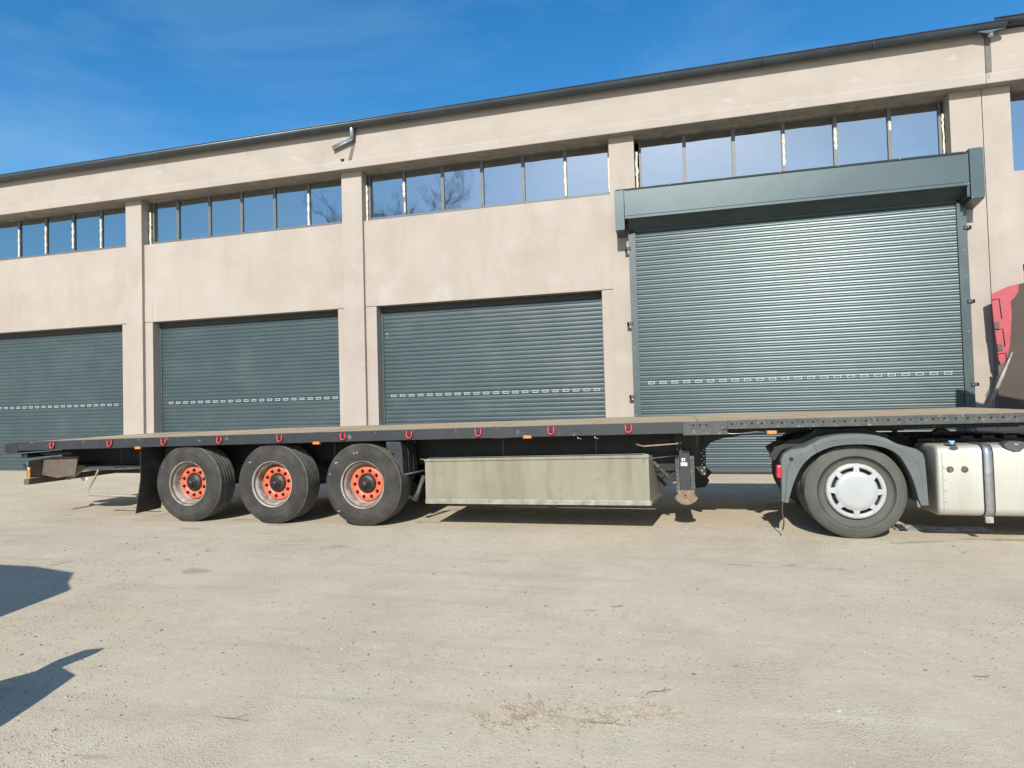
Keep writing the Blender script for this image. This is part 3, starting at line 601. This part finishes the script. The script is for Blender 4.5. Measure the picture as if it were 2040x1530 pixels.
# mud flap and mudguards
MB().add([(-7.42, .03, 1.03), (-7.40, .46, 1.03), (-7.42, .03, .6), (-7.42, .46, .6), (-7.53, .05, .10), (-7.50, .47, .11), (-7.41, .03, 1.03), (-7.39, .46, 1.03), (-7.41, .03, .6), (-7.41, .46, .6), (-7.52, .05, .10), (-7.49, .47, .11)],
    [(0, 1, 3, 2), (2, 3, 5, 4), (6, 8, 9, 7), (8, 10, 11, 9), (0, 2, 8, 6), (2, 4, 10, 8), (1, 7, 9, 3), (3, 9, 11, 5), (4, 5, 11, 10), (0, 6, 7, 1)]).build('mud_flap', M['tyre'], tr)
MB().tube([(-7.41, .03, 1.02), (-7.41, .6, 1.02)], .018, 8).build('flap_bar', M['black'], tr)
gdp = [(-3.57, 1.09), (-3.37, 1.085), (-3.35, .97), (-3.34, .665), (-3.37, .663), (-3.40, .80), (-3.47, .93), (-3.57, 1.02)]
MB().prism(gdp, .012, .10).build('mudguard', M['rave'], tr, .006)
for k in range(5): 
    y = .115+k*.075; MB().prism([(q[0]+.006*(k % 2), q[1]-.015) for q in gdp], y, y+.04).build('mudguard_rib', M['black'] if k % 2 else M['rave'], tr, .004)
MB().tube([(-3.36, .02, .665), (-3.1, .45, .70)], .012, 6).build('mudguard_bar', M['worn'], tr)
MB().tube([(-3.20, .35, .62), (-3.28, .33, .40), (-3.33, .32, .30)], [.03, .03, .045], 8).build('hanging_shock_absorber', M['worn'], tr)
# pallet box
bx = MB(); bx.add([(-3.04, .002, .33), (-.302, .002, .335), (-.302, .002, .885), (-3.04, .002, .845), (-3.04, .79, .33), (-.205, .79, .335), (-.235, .55, .75), (-3.04, .55, .75)],
    [(0, 1, 2, 3), (4, 7, 6, 5), (0, 4, 5, 1), (1, 5, 6, 2), (2, 6, 7, 3), (0, 3, 7, 4)])
pb = bx.build('storage_box', M['boxpaint'], tr, .004)
MB().prism([(-3.04, .315), (-.30, .33), (-.30, .385), (-3.04, .375)], -.010, .0).build('box_bottom_lip', M['boxlip'], pb, .003)
MB().prism([(-3.045, .838), (-.30, .872), (-.298, .912), (-.36, .92), (-2.96, .884), (-3.045, .856)], -.012, .012).build('box_top_lip', M['boxpaint'], pb, .004)
MB().prism([(-2.98, .872), (-.37, .908), (-.36, .916), (-2.96, .882)], -.0145, -.0125).build('lip_gap', M['dark'], pb)
MB().add([(-.30, .0, .33), (-.20, .79, .33), (-.20, .79, .375), (-.30, .0, .385), (-.29, 0, .33), (-.19, .79, .33), (-.19, .79, .375), (-.29, 0, .385)], [(0, 1, 2, 3), (4, 7, 6, 5), (0, 3, 7, 4), (0, 4, 5, 1), (1, 5, 6, 2), (2, 6, 7, 3)]).build('box_end_lip', M['boxlip'], pb)
for z in (.86, .86): MB().tube([(-.30, .02, .86), (0.0, .3, .87)], .006, 5).build('box_stay', M['boxlip'], tr)
MB().tube([(-3.12, .05, .86), (-3.04, .02, .86)], .008, 5).build('box_pin', M['boxlip'], tr)
# landing legs
def leg(x, y, s_, labelled):
    q = MB(); q.box(x+.035, x+.155, y, y+.12, .42, .93); lo = q.build('landing_leg', M['rave'], tr, .004)
    box('leg_channel', 'worn', lo, x-.012, x+.033, y-.005, y+.13, .44, .86, .003); box('leg_channel', 'worn', lo, x+.157, x+.205, y-.005, y+.13, .44, .86, .003)
    hm = MB().lathe([(.001, -.001), (.007, -.001), (.007, .002)], 0, 0, 8).mesh('channel_hole', M['dark'])
    for k in range(8):
        for xx in (x+.01, x+.182): link('channel_hole', hm, lo, (xx, y-.006, .48+k*.047))
    fp = [(x+.0, .46), (x+.005, .41), (x-.035, .365), (x+.0, .325), (x+.05, .297), (x+.10, .288), (x+.15, .297), (x+.20, .325), (x+.235, .365), (x+.195, .41), (x+.195, .46)]
    fo = MB().prism(fp, y-.02, y+.14).build('leg_foot', M['rust'], lo, .012)
    MB().lathe([(.012, y-.032), (.028, y-.034), (.032, y-.026), (.034, y-.018)], x+.09, .405, 16).build('foot_pin', M['rust'], lo)
    MB().lathe([(.001, y-.024), (.020, y-.024), (.022, y-.018)], x+.09, .405, 14).build('foot_pin_hole', M['dark'], lo)
    if labelled:
        box('leg_sticker', 'label', lo, x+.052, x+.125, y-.0025, y-.001, .745, .785); st = box('round_sticker', 'label', lo, x+.062, x+.102, y-.0025, y-.001, .80, .835)
        MB().lathe([(.001, y-.0035), (.010, y-.0035), (.010, y-.002)], x+.082, .818, 12).build('sticker_mark', M['dark'], lo)
        for k in range(3): box('sticker_line', 'wframe', lo, x+.057, x+.12, y-.0032, y-.0026, .755+k*.009, .757+k*.009)
leg(0, .33, 1, True); leg(0.0, 2.03, 1, False)
box('leg_crossbar', 'black', tr, .06, .13, .46, 2.05, .74, .80)
MB().prism([(-.02, zd(0)-.13), (.30, zd(0)-.13), (.26, .80), (.02, .80)], .48, .50).build('leg_mount', M['black'], tr)
MB().prism([(.2, .60), (.42, .55), (.47, .50), (.42, .44), (.22, .42)], 1.75, 1.9).build('far_leg_gearbox', M['black'], tr)
MB().prism([(-.30, 1.05), (-.29, .905), (-.25, .60), (-.20, .45), (-.14, .47), (-.01, .53), (.04, .60), (.20, .60), (.20, 1.05)], .60, .618).build('leg_support_plate', M['black'], tr)
MB().prism([(.20, .52), (.40, .45), (.445, .365), (.39, .28), (.26, .26)], 1.93, 1.99).build('far_leg_foot', M['black'], tr)
MB().tube([(-.30, .36, .83), (-.08, .34, .60)], .02, 8).build('leg_brace', M['worn'], tr)
MB().tube([(-.44, .08, 1.02), (-.36, .05, 1.00), (.0, .04, 1.025), (.03, .06, 1.03)], [.012, .010, .008, .015], 8).build('crank_handle', M['rustpipe'], tr)
for x in (.02, .06): link('mount_bolt', RV, tr, (x, .479, .93)); link('mount_bolt', RV, tr, (x, .479, 1.0))
# kingpin area
MB().tube([(2.0, 1.25, 1.0), (2.0, 1.25, 1.15)], .045, 12).build('kingpin', M['chrome'], tr)

# ------------------------------------------------------------------ tractor unit
tk = thing('tractor_unit', (3.8, 1.25, 0), 'white lorry tractor unit with grey plastic fenders and aluminium fuel tank under the trailer neck', 'truck')
TX, TR_ = 1.83, .497
for y in (.82, 1.62): MB().prism([(1.30, .80), (1.30, .98), (1.5, 1.04), (1.62, 1.04), (6.9, .99), (6.9, .74), (2.2, .74)], y, y+.07).build('chassis_rail', M['black'], tk)
for x in (1.35, 2.5, 3.3, 4.2, 5.1): box('frame_crossmember', 'black', tk, x, x+.08, .89, 1.62, .80, .96)
MB().prism([(1.10, .84), (1.06, .92), (1.16, .985), (1.30, 1.00), (1.42, 1.07), (1.62, 1.12), (2.0, 1.13), (2.2, .98), (1.5, .8)], .86, .90).build('ramp_plate', M['black'], tk, .004)
MB().prism([(1.075, .80), (1.03, .84), (1.035, .87), (1.083, .964), (1.10, .962), (1.167, .986), (1.18, 1.0), (1.241, 1.04), (1.30, 1.045), (1.385, 1.072), (1.458, 1.115), (1.52, 1.158), (2.0, 1.16), (2.25, 1.08), (2.1, .9), (1.401, .962), (1.238, .952), (1.154, .919)], .30, .34).build('ramp_plate', M['black'], tk, .004)
MB().tube([(1.06, .3, .935), (1.035, .3, .945), (1.015, .3, .925), (1.02, .3, .895), (1.045, .3, .89)], .007, 6).build('air_coupling', M['black'], tk)
fwp = MB().prism([(1.5, 1.10), (1.9, 1.155), (2.45, 1.155), (2.55, 1.10)], .75, 1.75).build('fifth_wheel', M['grease'], tk, .01)
# rear wheels: duals
def truck_wheel(cx, y0, sgn, cover, dual=True):
    to, Y = wheel(tk, cx, y0, .30, TR_, .295, sgn, 'tyre2')
    if dual: wheel(tk, cx, Y(.33), .29, TR_, .28, sgn, 'tyre2', 'inner_wheel', 40)
    zc = TR_+.012
    MB().lathe([(.288, Y(.03)), (.296, Y(.012)), (.292, Y(.006)), (.283, Y(.004)), (.25, Y(.045)), (.1, Y(.07))], cx, zc, 56).build('rim', M['rimw'], to)
    if not cover: 
        MB().lathe([(.001, Y(.02)), (.10, Y(.03)), (.13, Y(.07))], cx, zc, 24).build('hub', M['grease'], to); return to
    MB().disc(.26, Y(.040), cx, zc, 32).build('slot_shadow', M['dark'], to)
    # wheel cover: outer ring, eight spokes, domed centre
    MB().lathe([(.283, Y(.012)), (.289, Y(-.002)), (.283, Y(-.008)), (.262, Y(-.010)), (.247, Y(-.007)), (.243, Y(.02))], cx, zc, 64).build('cover_ring', M['cover'], to)
    MB().lathe([(.210, Y(.02)), (.208, Y(-.012)), (.203, Y(-.018)), (.15, Y(-.024)), (.08, Y(-.027)), (.001, Y(-.028))], cx, zc, 64).build('cover_disc', M['cover'], to)
    for k in range(8):
        a = math.pi/2+2*math.pi*k/8-.03; pts = []
        for rr_, w_, yy in ((.195, .036, -.0185), (.215, .030, -.018), (.245, .026, -.016), (.284, .033, -.012)):
            for s_ in (-1, 1):
                c = Vector((math.cos(a), 0, math.sin(a)))*rr_ + Vector((-math.sin(a), 0, math.cos(a)))*w_*s_; pts.append((cx+c.x, Y(yy), zc+c.z))
        pts += [(p[0], Y(.02), p[2]) for p in pts]
        MB().add(pts, [(0, 1, 3, 2), (2, 3, 5, 4), (4, 5, 7, 6)]+[(0, 2, 10, 8), (2, 4, 12, 10), (4, 6, 14, 12), (1, 9, 11, 3), (3, 11, 13, 5), (5, 13, 15, 7), (6, 7, 15, 14), (0, 8, 9, 1)]).build('cover_spoke', M['cover'], to, .003)
    # low relief wing emblem
    em = MB()
    em.prism([(cx-.095, zc-.030), (cx-.02, zc-.012), (cx+.06, zc+.012), (cx+.02, zc-.002), (cx-.04, zc-.022)], Y(-.0285), Y(-.026)); em.build('cover_emblem', M['cover'], to)
    MB().prism([(cx-.02, zc+.004), (cx+.03, zc+.010), (cx+.07, zc+.004), (cx+.03, zc-.006)], Y(-.0290), Y(-.026)).build('cover_emblem', M['cover'], to)
    return to
truck_wheel(TX, .025, 1, True); truck_wheel(TX, 2.475, -1, False)
MB().tube([(TX, .6, TR_), (TX, 1.1, TR_), (TX, 1.25, TR_), (TX, 1.4, TR_), (TX, 1.9, TR_)], [.08, .09, .2, .09, .08], 14).build('drive_axle', M['black'], tk)
FXX = TX+3.9
truck_wheel(FXX, .03, 1, False, False); truck_wheel(FXX, 2.47, -1, False, False)
# fenders in three pieces: outer outline / inner outline
OUT = [(1.085, .40), (1.092, .55), (1.094, .72), (1.094, .855), (1.125, .915), (1.20, .958), (1.34, .980), (1.42, 1.03), (1.50, 1.078), (1.616, 1.104), (1.72, 1.116), (1.83, 1.119), (1.93, 1.115), (2.03, 1.10), (2.132, 1.064), (2.22, 1.010), (2.30, .985), (2.40, .955), (2.455, .915), (2.472, .86), (2.478, .70), (2.482, .55), (2.487, .375)]
INN = [(1.150, .385), (1.170, .46), (1.195, .55), (1.235, .655), (1.28, .75), (1.33, .82), (1.40, .885), (1.46, .925), (1.53, .96), (1.62, .990), (1.72, 1.004), (1.83, 1.01), (1.92, 1.007), (2.01, .996), (2.10, .972), (2.18, .935), (2.245, .875), (2.29, .79), (2.33, .70), (2.355, .62), (2.375, .54), (2.39, .46), (2.415, .378)]
def fender(i0, i1, nm, dy):
    n = i1-i0+1; o = OUT[i0:i1+1]; q = INN[i0:i1+1]; vs = []; yF = -.03+dy; yB = .60
    mid = [((a[0]*.55+b[0]*.45), (a[1]*.55+b[1]*.45)) for a, b in zip(o, q)]
    YB = [yB if i0+i > 7 else .07+.53*max(0, (i0+i-4)/4)**1.5 for i in range(n)]
    rows = [[(a[0], YB[i], a[1]-.004) for i, a in enumerate(o)], [(a[0], yF+.03, a[1]) for a in o], [(a[0]*.96+b[0]*.04, yF+.008, a[1]*.96+b[1]*.04) for a, b in zip(o, q)],
            [(a[0], yF+.006, a[1]) for a in mid], [(a[0]*.9+b[0]*.1, yF-.004, a[1]*.9+b[1]*.1) for a, b in zip(mid, q)], [(b[0], yF, b[1]) for b in q], [(b[0], yF+.03, b[1]) for b in q],
            [(b[0]*.97+a[0]*.03, YB[i], b[1]*.97+a[1]*.03+.05*(YB[i] > .3)) for i, (a, b) in enumerate(zip(o, q))]]
    for r_ in rows: vs += r_
    k = len(rows); fs = [(r_*n+i, r_*n+i+1, (r_+1)*n+i+1, (r_+1)*n+i) for r_ in range(k-1) for i in range(n-1)]
    fs += [tuple(r_*n for r_ in range(k)), tuple(r_*n+n-1 for r_ in range(k-1, -1, -1))]
    ob = MB().add(vs, fs, True).build(nm, M['fender'], tk)
    es = ob.modifiers.new('edge', 'EDGE_SPLIT'); es.split_angle = R(35)
    return ob
fr_ = fender(0, 7, 'fender_rear_section', 0); fender(7, 14, 'fender_top_section', -.012); fender(14, 22, 'fender_front_section', 0)
MB().lathe([(.006, -.034), (.014, -.038), (.020, -.034), (.022, -.022)], 1.20, .855, 14).build('fender_bolt', M['dark'], tk)
# far-side fender
MB().prism([(1.5, .95), (1.62, 1.06), (1.83, 1.10), (2.1, 1.06), (2.3, .95), (2.2, .93), (1.83, 1.0), (1.6, .93)], 1.95, 2.5).build('far_fender', M['black'], tk)
# tail lamp, flap
tl = box('tail_lamp', 'red', tk, 1.052, 1.120, .0, .075, .645, .785, .016, label='red rear lamp at the back edge of the fender')
box('lamp_housing', 'black', tl, 1.121, 1.14, .0, .08, .63, .80, .005)
fl = MB(); fpts = []
for i in range(8):
    z = .40-.045*i; b_ = -.012*math.sin(i*.7)-(0 if i < 6 else .012*(i-5)); fpts.append((1.100+b_, z))
for i in range(7):
    a, b = fpts[i], fpts[i+1]; fl.add([(a[0], -.01, a[1]), (a[0], .04, a[1]), (b[0], .04, b[1]), (b[0], -.01, b[1]), (a[0]+.008, -.01, a[1]), (a[0]+.008, .04, a[1]), (b[0]+.008, .04, b[1]), (b[0]+.008, -.01, b[1])], [(0, 1, 2, 3), (4, 7, 6, 5), (0, 3, 7, 4), (1, 5, 6, 2)])
fl.add([(fpts[7][0], -.01, fpts[7][1]), (fpts[7][0]+.008, -.01, fpts[7][1]), (fpts[7][0]+.008, .04, fpts[7][1]), (fpts[7][0], .04, fpts[7][1])], [(0, 1, 2, 3)])
fl.build('mud_flap', M['worn'], tk)
MB().tube([(2.40, .02, .43), (2.405, .02, .39), (2.41, .02, .35)], [.010, .016, .018], 8).build('fender_clip', M['boxlip'], tk)
# fuel tank: rounded rectangular section swept in X
def rsec(y0, y1, z0, z1, r, n=5):
    p_ = []
    for cy, cz, a0 in ((y1-r, z1-r, 0), (y0+r, z1-r, 90), (y0+r, z0+r, 180), (y1-r, z0+r, 270)):
        for i in range(n+1): a = R(a0+90*i/n); p_.append((cy+r*math.cos(a), cz+r*math.sin(a)))
    return p_
ft = MB(); sec = rsec(.005, .66, .262, .985, .085)
n = len(sec); ringx = [(2.582, .90), (2.59, .97), (2.605, 1.0), (4.40, 1.0), (4.42, .95)]; vs = []
for x, s_ in ringx: vs += [(x, .33+(y-.33)*s_, .624+(z-.624)*s_) for y, z in sec]
fs = [(k*n+i, k*n+(i+1) % n, (k+1)*n+(i+1) % n, (k+1)*n+i) for k in range(len(ringx)-1) for i in range(n)]+[tuple(range(n)), tuple(range(5*n-1, 4*n-1, -1))]
ftk = ft.add(vs, fs, True).build('fuel_tank', M['alu'], tk); es = ftk.modifiers.new('edge', 'EDGE_SPLIT'); es.split_angle = R(40)
def band(x0, x1, g, m, nm, par):
    s2 = rsec(.005-g, .66+g, .262-g, .985+g, .085+g); return MB().sweep(s2, x0, x1, True, True).build(nm, M[m], par)
for x in (2.985, 4.05):
    band(x, x+.10, .004, 'black', 'strap_rubber', ftk); band(x+.012, x+.088, .009, 'chrome', 'tank_strap', ftk)
    box('strap_bracket', 'grimy', ftk, x+.015, x+.085, .02, .05, .20, .262, .004); link('strap_bolt', RV, ftk, (x+.05, .018, .228))
band(2.628, 2.634, .001, 'grimy', 'tank_seam', ftk)
for z in (.42, .53, .64, .76): link('seam_rivet', RV, ftk, (2.65, .004, z))
for x in (2.70, 2.83): MB().lathe([(.001, -.004), (.024, -.005), (.031, -.002), (.033, .006)], x, .742, 18).build('tank_plug', M['worn'], ftk)
MB().lathe([(.001, 0), (.055, 0)], 0, 0, 20)
cp = MB(); cp.add([(2.735+.058*math.cos(2*math.pi*i/20), .07+.05*math.sin(2*math.pi*i/20), .988+.0*i) for i in range(20)]+[(2.735+.05*math.cos(2*math.pi*i/20), .07+.042*math.sin(2*math.pi*i/20), .996) for i in range(20)],
    [tuple(range(20, 40))]+[(i, (i+1) % 20, 20+(i+1) % 20, 20+i) for i in range(20)]); cp.build('filler_neck', M['worn'], ftk)
MB().prism([(2.70, .955), (2.725, .985), (2.76, .985), (2.785, .955), (2.745, .935)], .0, .012).build('filler_recess', M['worn'], ftk)
MB().tube([(2.742, .05, .99), (2.742, .05, 1.015)], .018, 10).build('filler_cap', M['blue'], ftk); MB().box(2.712, 2.765, .03, .07, 1.013, 1.03).build('cap_handle', M['blue'], ftk, .004)
for i in range(18): a = 2*math.pi*i/18
MB().prism([(3.17, .985), (3.205, .94), (3.26, .915), (3.32, .92), (3.38, .985), (3.33, 1.02), (3.22, 1.02)], -.006, .12).build('tank_cap', M['worn'], ftk, .008)
box('cap_tab', 'chrome', ftk, 3.262, 3.30, -.012, -.006, .985, 1.0)
# bits above chassis (air lines, deck plate)
box('catwalk', 'black', tk, 2.6, 4.8, .55, 1.9, .99, 1.02); 
random.seed(21)
for k in range(9): box('catwalk_step', 'black', tk, 3.0+k*.2, 3.12+k*.2, .5, .9, 1.02, 1.045+.01*random.random())
MB().tube([(2.33, .7, 1.17), (2.42, .7, 1.10), (2.52, .7, 1.0)], .02, 8).build('fifth_wheel_lever', M['black'], tk)
MB().tube([(2.78, .7, 1.05), (2.88, .7, 1.10), (3.0, .7, 1.04)], [.03, .05, .03], 10).build('air_tank', M['black'], tk)
# cab
cb = MB().prism([(5.07, 1.15), (5.07, 3.80), (5.5, 3.60), (6.5, 3.35), (7.0, 2.9), (7.28, 1.9), (7.32, .75), (6.35, .75), (6.3, 1.12), (5.2, 1.12)], .02, 2.48).build('cab', M['white'], tk, .05, 3)
MB().prism([(5.9, 1.9), (6.0, 2.75), (6.85, 2.7), (7.1, 1.9)], .010, .018).build('door_window', M['vglass'], cb)
MB().prism([(5.7, 1.0), (5.7, 2.85), (7.0, 2.8), (7.2, 1.0), (7.19, .99), (5.71, .99)], .0135, .0185).build('cab_door', M['white'], cb)
box('bumper', 'fender', tk, 6.4, 7.38, .05, 2.45, .30, .75, .04); box('cab_step', 'fender', tk, 4.95, 5.25, .1, .5, .35, .95, .02)
MB().prism([(5.2, .62), (5.28, .95), (5.5, 1.12), (5.96, 1.12), (6.2, .95), (6.28, .62), (6.2, .62), (6.1, .9), (5.9, 1.06), (5.56, 1.06), (5.36, .9), (5.28, .62)], .02, .5).build('front_wheel_arch', M['fender'], tk)
MB().tube([(7.0, -.02, 2.6), (7.05, -.2, 2.6)], .02, 8).build('mirror_arm', M['fender'], tk); box('wing_mirror', 'fender', tk, 7.02, 7.12, -.32, -.12, 2.1, 2.6, .03)

# ------------------------------------------------------------------ red tipping body by the wall
sk = thing('steel_container', (6.6, 5.5, 0), 'red steel container end with dark brown side standing against the wall at the right edge', 'container')
YS = 5.62
MB().prism([(5.538, 3.231), (5.620, 3.272), (5.804, 3.357), (5.825, 3.361), (5.831, 3.095), (5.836, 2.842), (5.820, 2.648), (5.803, 2.465), (5.782, 2.292), (5.755, 2.163), (5.728, 2.077), (5.692, 2.010), (5.642, 1.959), (5.605, 2.055), (5.578, 2.465), (5.556, 2.752)], YS-.03, YS).build('tailgate', M['redpaint'], sk, .006)
MB().tube([(5.546, 5.586, 3.132), (5.654, 5.586, 3.146), (5.678, 5.586, 2.788)], .008, 5).build('hinge_strap', M['black'], sk)
MB().tube([(5.578, 5.586, 2.594), (5.686, 5.586, 2.607), (5.707, 5.586, 2.292)], .008, 5).build('hinge_strap', M['black'], sk)
MB().tube([(5.605, 5.586, 2.163), (5.712, 5.586, 2.176), (5.722, 5.586, 2.012)], .008, 5).build('hinge_strap', M['black'], sk)
MB().prism([(5.561, 2.605), (5.637, 2.615), (5.626, 2.745), (5.553, 2.734)], YS-.05, YS-.031).build('hinge_block', M['brown'], sk, .004)
MB().prism([(5.593, 2.217), (5.668, 2.228), (5.658, 2.347), (5.585, 2.335)], YS-.05, YS-.031).build('hinge_block', M['brown'], sk, .004)
MB().prism([(5.827, 3.359), (5.965, 3.393), (5.960, 3.262), (5.911, 3.175), (5.857, 3.111), (5.833, 3.089)], YS-.02, YS+.008).build('red_corner', M['redpaint'], sk)
bsd = MB().prism([(5.598, 1.065), (5.588, 1.442), (5.572, 1.775), (5.598, 1.819), (5.675, 1.959), (5.733, 2.072), (5.760, 2.163), (5.788, 2.292), (5.808, 2.465), (5.825, 2.648), (5.841, 2.842), (5.836, 3.089), (5.868, 3.111), (5.922, 3.175), (5.965, 3.262), (5.976, 3.391), (6.051, 3.407), (9.583, 3.434), (9.583, 1.065)], YS+.010, 5.885)
nb_ = len(bsd.v)//2; bsd.v = bsd.v[:nb_]+[(x+.13 if x < 6.2 else x, y, z) for x, y, z in bsd.v[nb_:]]
bsd.build('container_side', M['darkbrown'], sk, .01)
MB().tube([(5.803, 5.560, 2.185), (5.719, 5.546, 1.998), (5.614, 5.529, 1.763), (5.383, 5.490, 1.248)], [.010, .022, .032, .034], 6).build('prop_bar', M['grimy'], sk)
MB().tube([(5.583, 5.570, 1.775), (5.513, 5.570, 1.635), (5.561, 5.570, 1.603), (5.598, 5.570, 1.657)], .008, 5).build('latch_handle', M['worn'], sk)
MB().prism([(5.588, 1.970), (5.637, 1.959), (5.696, 2.007), (5.738, 2.055), (5.675, 1.733), (5.588, 1.711)], YS-.04, YS-.01).build('tailgate_latch', M['brown'], sk)
for x in (6.9, 8.6): box('container_skid', 'black', sk, x, x+.12, 5.63, 5.88, 0, 1.09)

# ------------------------------------------------------------------ unseen van added left of the photographer, outline shaped for its shadow in the frame
vn = thing('parked_van', (-5.5, -6.2, 0), 'white van just outside the frame throwing its shadow from the left', 'van')
body = [(-9.930, .35), (-9.930, 2.0), (-6.330, 2.02), (-5.663, 1.93), (-5.384, 1.73), (-5.150, 1.62), (-5.045, 1.14), (-4.910, .95), (-4.430, .72), (-4.030, .50), (-3.680, .44), (-3.630, .35)]
vb = MB().prism(body, -7.1, -5.28).build('van_body', M['white'], vn, .05, 3)
MB().prism([(-5.72, 1.9), (-5.40, 1.60), (-5.18, 1.2), (-6.2, 1.2), (-6.2, 1.9)], -5.278, -5.272).build('side_window', M['vglass'], vb)
box('bumper', 'fender', vn, -3.9, -3.45, -7.0, -5.45, .22, .40, .03)
for x in (-8.9, -4.6):
    for y in (-7.0, -5.5): MB().lathe([(.001, y+.1), (.2, y+.1), (.33, y+.1), (.35, y+.06), (.35, y-.1), (.33, y-.14), (.001, y-.14)], x, .35, 28).build('wheel', M['tyre'], vn)
# thin plate added at its nose, outline shaped to cast the second shadow
MB().prism([(-3.920, .50), (-3.864, .56), (-3.770, .667), (-3.800, .78), (-3.770, .88), (-3.660, .915), (-3.645, .86), (-3.670, .71), (-3.470, .66), (-3.370, .45), (-3.303, .287), (-3.920, .2)], -5.36, -5.30).build('nose_shadow_plate', M['fender'], vn, .006)

# ------------------------------------------------------------------ bare tree behind the photographer (seen mirrored in the windows)
tree = thing('bare_tree', (-20.6, -30.0, 0), 'tall leafless tree mirrored in the window panes above the third roller door', 'tree')
random.seed(4)
trk = MB(); brm = MB()
def branch(p, d, r, l, depth, mb):
    pts = [p]; rs_ = [r]; q = p.copy(); dd = d.copy()
    for i in range(4):
        dd = (dd+Vector((random.uniform(-.18, .18), random.uniform(-.18, .18), random.uniform(-.02, .12)))).normalized(); q = q+dd*l/4; pts.append(q.copy()); rs_.append(r*(1-.16*(i+1)))
    mb.tube(pts, rs_, 6 if depth < 2 else 4, True, False)
    if depth < 5:
        for k in range(3 if depth else 6):
            i = random.randint(1, 4) if depth else 2+k % 3; a = random.uniform(0, 6.28); sp = random.uniform(.45, .9)
            nd = (dd+Vector((math.cos(a), math.sin(a), random.uniform(-.1, .4)))*sp).normalized()
            branch(pts[i], nd, max(rs_[i]*.62, .03), l*(random.uniform(.30, .42) if depth == 0 else random.uniform(.55, .78)), depth+1, brm)
branch(Vector((-20.6, -30, 0)), Vector((0.0, 0, 1)), .36, 14.5, 0, trk)
trk.build('trunk', M['bark'], tree); brm.build('crown', M['bark'], tree)

# ------------------------------------------------------------------ small things on the ground
def stone_geo(mb, x, y, r, flat=.6):
    n = 5; a0 = random.uniform(0, 6.28); vs = []
    for lev, (rr_, zz) in enumerate(((1, -.1), (.85, .55), (.0, .9))):
        if rr_ == 0: vs.append((x, y, r*flat*zz)); continue
        for i in range(n):
            a = a0+2*math.pi*i/n+lev*.4; q = r*rr_*random.uniform(.75, 1.2); vs.append((x+q*math.cos(a), y+q*math.sin(a), r*flat*zz*random.uniform(.8, 1.15)))
    mb.add(vs, [(i, (i+1) % n, n+(i+1) % n, n+i) for i in range(n)]+[(n+i, n+(i+1) % n, 2*n) for i in range(n)])
random.seed(31); gv = MB(); gd = MB()
for k in range(34000):
    y = -6.2+random.random()**1.7*11.5; x = random.uniform(-1.5*(y+7.6), .62*(y+7.6)+.6)
    cl = math.sin(x*1.7+y*.9)+math.sin(x*.6-y*2.3+1)+math.sin(x*3.1+y*2.9)*.6
    if cl < random.uniform(-2.2, 1.6): continue
    r_ = random.choice((.0025, .003, .004, .005, .006))*(1+.05*(y+6)); r_ = r_*2.0 if random.random() < .03 else r_
    stone_geo(gv if random.random() < .55 else gd, x, y, r_)
gv.build('gravel', M['stone'], kind='stuff'); gd.build('dark_gravel', M['stone_dark'], kind='stuff')
rb = MB(); random.seed(32)
for k in range(1500):
    t = random.uniform(-1, 1); x = -.53+.46*t+random.gauss(0, .05); w = .16*math.sqrt(max(0, 1-t*t))+.03
    y = -4.20+.13*t+random.gauss(0, .55)*w
    stone_geo(rb, x, y, random.choice((.003, .004, .005, .006, .008, .012 if random.random() < .3 else .005)), .75)
for k in range(200): stone_geo(rb, -.77+random.gauss(0, .05), -4.20+random.gauss(0, .04), random.uniform(.006, .018), .8)
rb.build('rubble', M['stone_tan'], kind='stuff')
TW = [(-.36, -4.265, .17, .08, 'thin dry twig lying on the loose rubble patch'), (-.13, -3.88, .14, .45, 'forked dry twig just right of the rubble patch'), (-.46, -2.557, .10, .4, 'tiny dark twig on the bare ground beyond the rubble patch'),
      (-2.2, -4.587, .19, .05, 'pale straw stalk near the bottom left of the yard'), (-6.21, -2.19, .24, 1.4, 'small stick beside the upper shadow at the left'), (1.551, -3.374, .07, 0, 'short twig alone on the ground at the right edge')]
for x, y, l_, a, lab in TW:
    d = Vector((math.cos(a), math.sin(a), 0)); n_ = Vector((-d.y, d.x, 0)); random.seed(int(l_*100))
    pts = [Vector((x, y, .006))+d*l_*t+n_*random.uniform(-.008, .008)+Vector((0, 0, random.uniform(0, .006))) for t in (-.5, -.2, .1, .35, .5)]
    q = MB().tube(pts, [.0018, .0022, .002, .0015, .001], 5); q.tube([pts[2], pts[2]+n_*.05*l_/.2+d*.04], [.0015, .001], 4)
    o = q.build('twig', M['twig']); o['label'] = lab; o['category'] = 'twig'; o['group'] = 'dry twigs on the ground'
# crumpled film behind the drive wheel
cf = MB(); random.seed(9); nx, ny = 26, 8; vs = []
for j in range(ny):
    for i in range(nx):
        u, v = i/(nx-1), j/(ny-1); vs.append((2.35+.95*u, .55+.32*v*(1-.3*u)+.04*math.sin(u*9), .008+.05*abs(math.sin(u*17+v*5))*random.uniform(.2, 1)*(1-abs(2*v-1))*(1-.4*u)))
cf.add(vs, [(j*nx+i, j*nx+i+1, (j+1)*nx+i+1, (j+1)*nx+i) for j in range(ny-1) for i in range(nx-1)])
o = cf.build('plastic_film', M['film']); o['label'] = 'crumpled grey plastic film on the ground between rear wheel and fuel tank'; o['category'] = 'plastic sheet'
sm2 = o.modifiers.new('thick', 'SOLIDIFY'); sm2.thickness = .003
